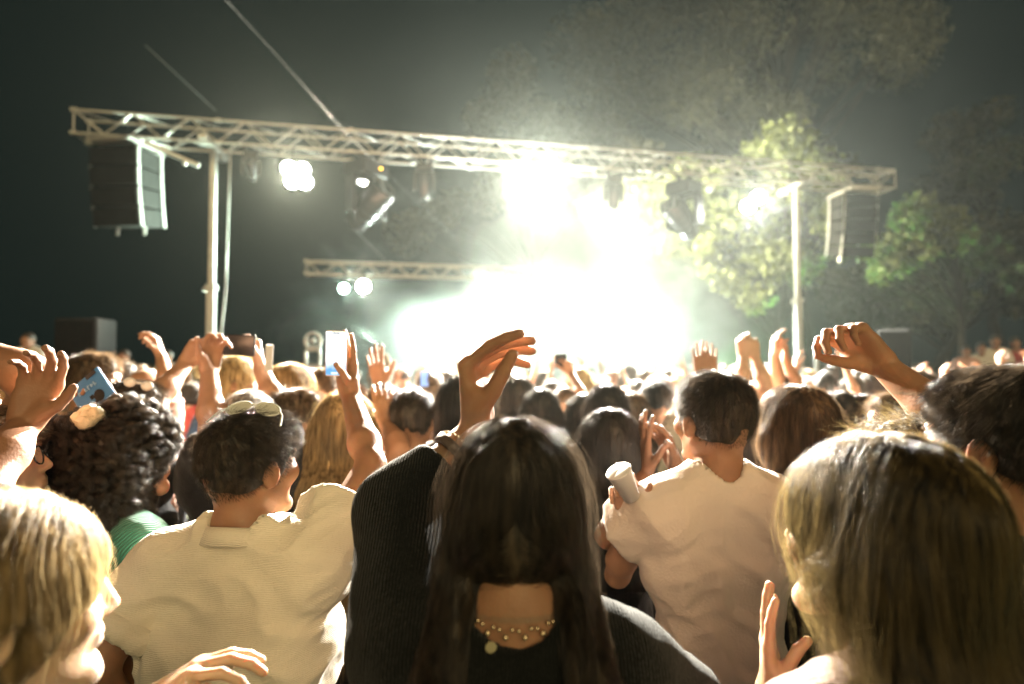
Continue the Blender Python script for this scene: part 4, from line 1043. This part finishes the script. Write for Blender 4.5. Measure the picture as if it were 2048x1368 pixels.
figure(240, 718, 3.6, 'person with dark hair and lit face behind the man in profile', -55, 'short', 'dark', 'tee', 'black', n=3000, hd=-20)
figure(474, 712, 2.9, 'person with fair hair in profile behind the raised hands', -60, 'bun', 'blond', 'tee', 'white', n=3500, hd=-10)
figure(596, 772, 2.1, 'person with a pale lit face turned right, just above the polo man\'s sunglasses', -55, 'short', 'brown', 'tee', 'pink', 'skin_pale', n=5000, hd=-15)
figure(640, 733, 3.0, 'person in a dark T-shirt with short fair hair below the round pale fixture', -40, 'short', 'brown', 'tee', 'black', n=3500, hd=-15)
figure(770, 765, 2.55, 'person with thin arms raised right of the phone screen', 0, 'short', 'brown', 'tank', 'beige', n=3500, left=dict(e=(800, 835, 2.45), w=(760, 772, 2.55), f=(-.22, 0, 1), pn=(.3, 1, 0), curl='open', hh=.004))
figure(1081, 776, 3.0, 'woman with long black hair right of the raised bent hand', 0, 'straight', 'black', 'tee', 'black', n=5000, sr=.0005)
figure(1036, 752, 3.4, 'person with dark hair just behind the raised bent hand', 0, 'bob', 'dark', 'tee', 'beige', n=3500)
figure(1128, 769, 3.7, 'shaven man in black holding up a dark phone in front of the smoke', 0, 'crop', 'brown', 'tee', 'black', n=2500, right=dict(e=(1168, 800, 3.6), w=(1142, 748, 3.75), f=(-.3, .1, 1), pn=(-.5, .8, 0), curl='hold'))
figure(1166, 786, 3.1, 'woman with dark hair squeezed beside the man with the shaved head', 0, 'long', 'dark', 'tee', 'grey', n=4000)
figure(1213, 768, 2.75, 'woman with thick black hair cut at the neck, right of the middle', 0, 'bob', 'black', 'tee', 'black', n=5000, sr=.0005)
figure(1262, 784, 3.2, 'woman with fair brown hair next to the man in the beige shirt', 0, 'long', 'brown', 'tee', 'white', n=4000)
figure(1312, 758, 3.3, 'man with short black hair and a beige shirt in front of the pinkish T-shirt man', 0, 'short', 'black', 'tee', 'beige', n=5000, sr=.0005)
figure(1500, 802, 1.98, 'woman with long black hair partly hidden behind the pinkish T-shirt man', 0, 'straight', 'black', 'tee', 'black', n=7000, sr=.0004)
figure(1508, 756, 3.3, 'bald man with both arms raised right of the pinkish T-shirt man', 5, 'bald', 'dark', 'tee', 'white', 'skin_pale', left=dict(e=(1484, 760, 3.2), w=(1487, 712, 3.25), f=(0, 0, 1), pn=(.3, .9, 0), curl='cup'), right=dict(e=(1530, 768, 3.2), w=(1510, 716, 3.25), f=(-.05, 0, 1), pn=(-.3, .9, 0), curl='cup'))
figure(1562, 742, 3.5, 'person in white with two hands raised left of the right lift post', 5, 'short', 'dark', 'tee', 'white', n=3000, left=dict(e=(1556, 770, 3.4), w=(1549, 712, 3.4), f=(0, 0, 1), pn=(1, 0, 0), curl='relax'), right=dict(e=(1596, 778, 3.4), w=(1572, 722, 3.45), f=(-.1, 0, 1), pn=(-1, 0, 0), curl='relax'))
figure(1676, 778, 2.8, 'person with short dark hair right under the bent hand of the tall man', 0, 'short', 'dark', 'tee', 'black', n=4500, sr=.0005)
figure(1728, 786, 2.75, 'person with curly brown hair below the outstretched forearm', 10, 'fringe', 'brown', 'tee', 'pink', n=5000, sr=.0005, style='messy')
figure(1790, 780, 2.3, 'person with a pale face in profile looking left below the outstretched forearm', 62, 'short', 'brown', 'tee', 'black', 'skin_pale', n=4500, hd=12)
figure(1832, 738, 3.6, 'person with a red lit face in front of the right speaker stack', 60, 'short', 'brown', 'tee', 'beige', n=2500, hd=10)
figure(1402, 752, 3.1, 'person behind the pinkish T-shirt man whose raised fingers stick up over his head', 0, 'short', 'brown', 'tee', 'white', n=2500, left=dict(e=(1385, 780, 3.1), w=(1399, 748, 3.2), f=(.03, 0, 1), pn=(0, 1, 0), curl='open'), right=dict(e=(1445, 775, 3.1), w=(1422, 750, 3.2), f=(-.03, 0, 1), pn=(0, 1, 0), curl='open'))
figure(-110, 668, 1.45, 'person cut off at the left edge with an elbow pushed out to the right', -10, 'short', 'dark', 'tank', 'black', 'skin_tan', n=0, right=dict(e=(80, 762, 1.25), w=(-70, 690, 1.20), f=(-1, 0, .2), pn=(0, 0, 1), curl='relax'))
figure(-170, 760, 1.0, 'person outside the left edge whose open clapping hand is lit orange', -20, 'short', 'dark', 'tee', 'black', 'skin_tan', n=0, right=dict(e=(-10, 930, 1.08), w=(50, 848, 1.16), f=(.28, .1, 1), pn=(.25, -1, 0), curl='relax', hh=.003))
# people raised on low walls at both sides
for nm, x0, x1, y in (('low_wall', -11.5, -4.6, 9.2), ('low_wall', 8.4, 14.5, 11.2)):
    MB().box(((x0 + x1) / 2, y, .24), (x1 - x0, .7, .48), bevel=.02).build(nm, M['cab']); o_ = bpy.data.objects[-1] if False else None
walls = [o for o in bpy.data.objects if o.name.startswith('low_wall')]
tag(walls[0], 'low concrete wall behind the crowd at the left', 'wall'); tag(walls[1], 'low concrete wall behind the crowd at the right', 'wall')
figure(56, 663, 8.9, 'man in a white V neck shirt standing raised above the crowd at the far left', 180, 'crop', 'dark', 'tee', 'white', 'skin_tan', n=0, zoff=.48, q='far', g=.03, sh=.2)
figure(248, 697, 9.2, 'person in pink on the low wall right of the left speaker stack', 170, 'short', 'dark', 'tee', 'pink', n=0, zoff=.48, q='far')
figure(334, 699, 9.2, 'person in a striped pale top standing on the low wall near the left lift post', 180, 'short', 'dark', 'tee', 'white', n=0, zoff=.48, q='far')
for px, pt, c, lb in ((1932, 690, 'pink', 'person in pink at the left end of the blurred group on the right wall'), (1962, 683, 'white', 'person in white near the middle of the blurred group on the right wall'), (1990, 668, 'white', 'tallest person in white of the blurred group on the right wall'), (2030, 672, 'red', 'person in red at the right end of the blurred group on the right wall')):
    figure(px, pt, 11.2, lb, 150, 'short', 'dark', 'tee', c, 'skin_tan', n=0, zoff=.48, q='far', group='blurred people on the right wall')
# singer on the stage
figure(759, 684, 12.8, 'singer with dark hair on the stage at the left edge of the smoke', 170, 'short', 'dark', 'tee', 'beige', n=0, zoff=.54, q='far', right=None)

# ---- the packed rows further on: a dozen figures repeated
PROTO = [('short', 'dark', 'tee', None, None, 'short dark hair', ''), ('short', 'brown', 'tee', None, 'up', 'short brown hair', ' and one arm raised'),
         ('long', 'dark', 'tee', None, None, 'long dark hair', ''), ('straight', 'blond', 'tank', None, None, 'long fair hair', ''),
         ('straight', 'black', 'tee', 'up', 'up', 'long black hair', ' and both arms raised'), ('crop', 'brown', 'tee', None, None, 'shaved head', ''),
         ('bun', 'brown', 'tank', None, 'film', 'a bun', ' and one hand up'), ('fringe', 'dark', 'tee', None, None, 'ruffled dark hair', ''),
         ('ponytail', 'brown', 'tee', None, None, 'brown ponytail', ''), ('short', 'black', 'tee', 'up', 'up', 'short black hair', ' and both arms raised'),
         ('bob', 'dark', 'tee', None, None, 'dark hair to the chin', ''), ('curly', 'brown', 'tee', None, None, 'curly brown hair', '')]
def upa(sx, k): 
    if k is None: return DOWN(sx)
    if k == 'up': return dict(e=(sx * .27, .16, 1.52), w=(sx * .20, .22, 1.76), f=(-sx * .05, .1, 1), pn=(-sx, .3, 0), curl='relax')
    return dict(e=(sx * .22, .26, 1.42), w=(sx * .10, .36, 1.64), f=(-sx * .1, .1, 1), pn=(-sx, -.3, 0), curl='hold')
protos = []
def zone(p):
    for lim, t in ((250, 'far left'), (500, 'below the left post'), (760, 'below the rear truss'), (1000, 'left smoke edge'), (1300, 'under the smoke'), (1550, 'right smoke edge'), (1750, 'below the right post')):
        if p < lim: return t
    return 'far right'
for i, (hr, hc, tp, la, ra, ht, at_) in enumerate(PROTO):
    fem = hr in ('long', 'straight', 'bob', 'bun', 'ponytail', 'curly')
    P = dict(sh=.136 if fem else .158, w=.82 if fem else .92, fem=fem, hair=hr, top=tp, seed=100 + i, arms=[upa(-1, la), upa(1, ra)], yaw=R((i * 37) % 30 - 15), hairh=.011)
    o = make_mesh_person(P, .016, .008, .011, dict(skin=M['skin'], shirt=M['shirt'], trousers=M['trousers'], hair=HM[hc]))
    lg = fem and hr not in ('bun', 'ponytail')
    cu = strands(o['hfield'], o['hV'], o['C'], o['Rm'], 1600, 9 if lg else 5, .26 if lg else .03, .0009, 'curly' if hr == 'curly' else 'long' if lg else 'short', i, HMC[hc], lift=0 if lg else .35, jitter=.12 if lg else .3)
    protos.append((o, cu, ht, at_, la or ra))
taken = [(o.location.x, o.location.y) for o in bpy.data.objects if o.name.startswith('person') and o.type == 'EMPTY']
cols = list(SHIRTS.items()); cnt = 0
y = 3.5
while y < 10.9:
    hw = y * .92 + .5; x = -hw + rng.uniform(0, .5)
    while x < hw:
        px_, py_ = x + rng.uniform(-.12, .12), y + rng.uniform(-.2, .2)
        x += rng.uniform(.52, .74)
        if any((px_ - a) ** 2 + (py_ - b) ** 2 < .34 for a, b in taken): continue
        if py_ > TA.y + (px_ - TA.x) * .2 - .6: continue
        k = rng.randrange(len(protos))
        if protos[k][4] and rng.random() < .55: k = rng.choice((0, 2, 5, 7, 8, 10))
        o, cu, ht, at_, _ = protos[k]; cn, cc = cols[rng.randrange(len(cols))]
        taken.append((px_, py_)); cnt += 1
        root = empty('person', (px_, py_, 0), R(rng.uniform(-28, 28)), 'fan with %s, %s top%s, %s, %s' % (ht, cn, at_.replace(' and', ','), 'nearer rows' if py_ < 5 else 'middle rows' if py_ < 7.6 else 'front rows', zone(px_ / py_ * F + 1024)), 'person', 'crowd in front of the stage, %s, %s top%s' % (ht, cn, at_), rng.uniform(.90, 1.0))
        for nme in ('body', 'shirt', 'trousers', 'hair'):
            if nme in o:
                ob = link(nme, o[nme], root); j = rng.uniform(.8, 1.2); ob.color = (*[c * j for c in cc], 1)
                if nme == 'hair': link('hair_strands', cu, ob)
    y += rng.uniform(.50, .62)
print('crowd', cnt)

# ---- things people wear and hold
def world_of(o): return Matrix.Translation(o['base']) @ Matrix.Rotation(o['root'].rotation_euler.z, 4, 'Z') @ Matrix.Scale(o['s'], 4)
def glasses(o, frame_m, lens_m, label, dy=0, dz=0, tilt=0, w=1.0, back=0):
    W = world_of(o); Tm = Matrix.Translation(o['C']) @ Matrix(o['Rm'].tolist()).to_4x4() @ Matrix.Translation((0, .098 + dy, .006 + dz)) @ Matrix.Rotation(tilt, 4, 'X')
    mb = MB(); ln = MB()
    for sx in (-1, 1):
        pts = [Vector((sx * .033 * w + math.cos(a) * .025 * w, .008 - abs(math.cos(a)) * .003, math.sin(a) * .020)) for a in [k * math.pi / 8 for k in range(17)]]
        mb.tube(pts, .0018, 6); ln.add(pts[:-1], [tuple(range(16))])
        mb.tube([(sx * .060 * w, .006, .006), (sx * .080 * w, -.02, .008), (sx * .083 * w, -.085, .006), (sx * .082 * w, -.105, -.012)], .0018, 6)
    mb.tube([(-.010, .009, .004), (0, .012, .007), (.010, .009, .004)], .0018, 6)
    root = tag(mb.build('glasses', frame_m), label, 'glasses'); root.matrix_world = W @ Tm; ln.build('lens', lens_m, root); return root
lensd = mat('dark_lens', (.03, .03, .03), .08, .8, coat=1)
clear = mat('clear_lens', (.9, .9, .9), .05, .5); clear.node_tree.nodes['Principled BSDF'].inputs['Alpha'].default_value = .15
whitep = mat('white_plastic', (.75, .73, .68), .25, .5)
crys = mat('clear_frame', (.72, .72, .66), .12, .6)
glasses(wB, M['gloss_black'], clear, 'thin black glasses on the face at the left edge')
cg = at(507, 812, 1.235); ax_ = Vector((1, .10, -.06)).normalized(); up_ = Vector((0, .75, .55)).normalized(); mb = MB(); ln = MB()
for sx in (-1, 1):
    pts = [cg + ax_ * (sx * .030 + math.cos(a) * .025) + up_ * math.sin(a) * .019 + Vector((0, 0, -.010 * abs(sx * .03 + math.cos(a) * .025) / .055)) for a in [k * math.pi / 9 for k in range(19)]]
    mb.tube(pts, .0026, 6); ln.add(pts[:-1], [tuple(range(18))])
    mb.tube([cg + ax_ * sx * .054 + Vector((0, 0, -.008)), cg + ax_ * sx * .066 + Vector((0, -.015, -.016)), cg + ax_ * sx * .074 + Vector((0, -.045, -.034))], .0024, 6)
mb.tube([cg + ax_ * -.007, cg + Vector((0, 0, .004)), cg + ax_ * .007], .0026, 6)
gd = tag(mb.build('sunglasses', crys), "pale transparent sunglasses pushed up on the polo man's hair", 'glasses'); ln.build('lens', crys, gd)
o2 = [o for o in bpy.data.objects if o.get('label', '').startswith('person with white sunglasses')][0]
c = at(283, 768, 1.83); mb = MB()
for sx in (-1, 1): mb.ball(c + Vector((sx * .028 - .01, 0, sx * -.006)), .021, 10, (1, .4, .75))
mb.tube([c + Vector((-.03, 0, .005)), c + Vector((.02, 0, 0))], .003, 6); mb.tube([c + Vector((-.055, 0, .01)), c + Vector((-.09, .06, .0))], .003, 6)
tag(mb.build('sunglasses', whitep), 'white sunglasses on the dark hair beside the blue phone', 'glasses')
# phone of the polo man
def phone(c, w, h, rot, case_m, label, screen=None, front=-1):
    root = empty('phone', c, 0, label, 'phone'); root.rotation_euler = rot
    MB().box((0, 0, 0), (w, .009, h), bevel=.003).build('case', case_m, root)
    if screen: MB().box((0, front * .0052, 0), (w * .93, .0012, h * .955)).build('screen', screen, root)
    return root
def screenmat(name, top, bot, st):
    m = emis(name, top, st); N = m.node_tree.nodes; L = m.node_tree.links; e = [n for n in N if n.type == 'EMISSION'][0]
    tc = N.new('ShaderNodeTexCoord'); sx = N.new('ShaderNodeSeparateXYZ'); L.new(tc.outputs['Generated'], sx.inputs[0])
    nz = N.new('ShaderNodeTexNoise'); nz.inputs['Scale'].default_value = 5; L.new(tc.outputs['Generated'], nz.inputs['Vector'])
    ad = N.new('ShaderNodeMath'); ad.operation = 'MULTIPLY_ADD'; ad.inputs[1].default_value = .18; L.new(nz.outputs['Fac'], ad.inputs[0]); L.new(sx.outputs['Z'], ad.inputs[2])
    cr = N.new('ShaderNodeValToRGB'); el = cr.color_ramp.elements; el[0].position = .22; el[0].color = (*bot, 1); el[1].position = .46; el[1].color = (*top, 1)
    k = el.new(.31); k.color = (*[(a + b) * .38 for a, b in zip(top, bot)], 1)
    L.new(ad.outputs[0], cr.inputs[0]); L.new(cr.outputs[0], e.inputs[0]); return m
gold = mat('gold_edge', (.75, .52, .30), .25, .5, .9)
ph = phone(at(673, 707, 1.60), .060, .128, (R(4), R(1), R(6)), gold, 'phone filming the stage with a bright white and blue screen', screenmat('phone_picture', (.93, .97, 1.0), (.10, .28, .50), 2.0))
MB().box((0, -.0062, .0575), (.022, .0012, .0035), bevel=.0004).build('camera_notch', M['gloss_black'], ph)
MB().box((-.004, -.0062, -.055), (.018, .0012, .006), bevel=.0004).build('button', emis('screen_button', (.8, .9, 1), 1.5), ph)
# blue phone with print
blue = mat('blue_plastic', (.045, .17, .42), .35, .4, noise=.1)
pb = phone(at(183, 784, 1.56), .088, .155 * .72, (R(0), R(52), R(-8)), blue, 'blue phone case with a dark round print and pale lettering held up at the left')
mb = MB(); mb.lathe((.024, -.0062, .018), (0, 1, 0), [(0, .0001), (.0006, .017)], 12); mb.box((.016, -.0064, -.002), (.012, .001, .012), bevel=.0004); mb.box((.034, -.0064, .002), (.007, .001, .016), bevel=.0003); mb.build('print', M['gloss_black'], pb)
mb = MB()
for k in range(6): mb.box((-.012 + (k % 2) * .001, -.0062, -.030 + k * .011), (.012 if k % 2 else .009, .001, .0035)); mb.box((-.016 + (k % 3) * .004, -.0064, -.0275 + k * .011), (.003, .001, .007))
mb.build('lettering', mat('pale_blue_print', (.25, .42, .65), .5), pb)
MB().box((-.036, -.0064, .030), (.010, .002, .034), bevel=.0005).build('camera_bar', M['black'], pb)
phone(at(1122, 722, 3.78), .078, .155 * .62, (0, R(-4), 0), M['gloss_black'], 'dark phone held up in front of the bright smoke')
phone(at(849, 758, 4.1), .060, .11, (0, 0, 0), M['gloss_black'], 'small phone with a pale blue screen above the boy\'s head', emis('blue_screen', (.45, .62, 1), 1.3))
phone(at(468, 690, 2.02), .15, .075, (0, R(3), 0), M['gloss_black'], 'dark phone held level between the raised hands left of the fixture')
phone(at(538, 716, 2.12), .03, .10, (0, R(2), R(60)), whitep, 'white edged phone seen edge on right of the raised hands')
# cup
cc = at(1250, 968, 1.40); cm = mat('white_cup_plastic', (.88, .85, .84), .3, .4); root = empty('cup', cc, 0, 'white plastic cup tilted beside the sleeve of the pinkish T-shirt', 'cup')
root.rotation_euler = (R(18), R(-28), 0)
MB().lathe((0, 0, 0), (0, 0, 1), [(-.043, .0001), (-.0429, .021), (.038, .031), (.040, .033), (.042, .031), (.040, .029), (-.039, .019), (-.0391, .0001)], 24).build('cup_wall', cm, root)
# scrunchie
cs = at(176, 834, 1.33); mb = MB()
for k in range(13):
    a = k / 13 * 6.283; mb.ball(cs + Vector((math.cos(a) * .017, math.sin(a) * .012, math.sin(a) * .012)), .014 + .003 * ((k * 5) % 3), 8, (1, 1, .9))
mb.ball(cs, .019, 10); tag(mb.build('scrunchie', mat('ivory_satin', (.50, .47, .34), .4, .4, noise=.2, nscale=40, bump=.6, bscale=90)), 'ivory satin scrunchie in the dark curly hair', 'hair tie')
# necklace and bracelets of the woman in the middle
bead = mat('gold_bead', (.80, .62, .42), .2, .5, .8); WE = world_of(wE)
mb = MB(); nb = 46
for k in range(nb):
    a = -math.pi / 2 + (k / (nb - 1) - .5) * 2 * 2.6; cx, cy_ = math.cos(a) * .074, math.sin(a) * .075 - .012
    p = WE @ Vector((cx * .93, cy_ * .93, 1.480 + .012 * math.sin(a) - .006 * math.cos(k * 2.1)))
    mb.ball(p, .0030 if k % 3 else .0042, 6)
nk = tag(mb.build('necklace', bead), 'thin gold bead necklace around the neck of the woman in the middle', 'necklace')
mb = MB(); p = WE @ Vector((-.030, -.082, 1.452)); mb.lathe(p, (.2, -1, 0), [(0, .007), (.0015, .007)], 14); mb.build('pendant', bead, nk)
Sh, E_, W_, a_ = arm_pts(wE['P'], -1); E_, W_ = Vector(E_), Vector(W_)
for t_, r_, mm, lb in ((.70, .041, mat('dark_strap', (.10, .075, .07), .5), 'dark strap bracelet beside the black sleeve cuff'), (.78, .036, bead, 'thin gold chain bracelet on the raised forearm')):
    c = E_.lerp(W_, t_); ax = (W_ - E_).normalized(); u = ax.orthogonal().normalized(); v = ax.cross(u); mb = MB()
    if mm is bead:
        for k in range(30):
            a = k / 30 * 6.283; mb.ball(c + (u * math.cos(a) + v * math.sin(a)) * r_ + ax * .004 * math.sin(a * 2), .0026, 6)
    else: mb.lathe(c, ax, [(-.008, r_ - .002), (-.008, r_), (.008, r_), (.008, r_ - .002)], 24)
    b_ = tag(mb.build('bracelet', mm), lb, 'bracelet'); b_.matrix_world = WE
# polo collar as a part of the shirt wearer
Pd = wD['P']; mb = MB(); ring = []
for k in range(25):
    a = math.pi * 1.5 + (k / 24 - .5) * 2 * 2.55; ring.append(Vector((math.cos(a) * .070, math.sin(a) * .074 - .010, 1.452 - .022 * math.sin(a))))
vs_ = []; 
for j, (dr, dz) in enumerate(((.0, .020), (.004, .022), (.012, .010), (.022, -.012), (.018, -.014), (.0, .0))):
    vs_ += [Vector((p.x * (1 + dr / .085), p.y * (1 + dr / .09), p.z + dz)) for p in ring]
n_ = 25; mb.add(vs_, [(j * n_ + k, j * n_ + k + 1, (j + 1) % 6 * n_ + k + 1, (j + 1) % 6 * n_ + k) for j in range(6) for k in range(n_ - 1)], True)
col_ = mb.build('collar', polo, wD['root']); col_.color = (.84, .76, .62, 1)

Sh, E_, W_, a_ = arm_pts(Pd, -1); Sh, E_ = Vector(Sh), Vector(E_); d_ = E_ - Sh; c = Sh + d_ * .66; L0 = d_.length; r0 = (.060 + .018) * 1.30
cf = MB().lathe(c, d_, [(-.036, r0 - .004), (-.0355, r0 + .004), (-.018, r0 + .0065), (.002, r0 + .006), (.004, r0 + .003), (.003, r0 - .006)], 28).build('cuff', polo, wD['root']); cf.color = (.84, .76, .62, 1)
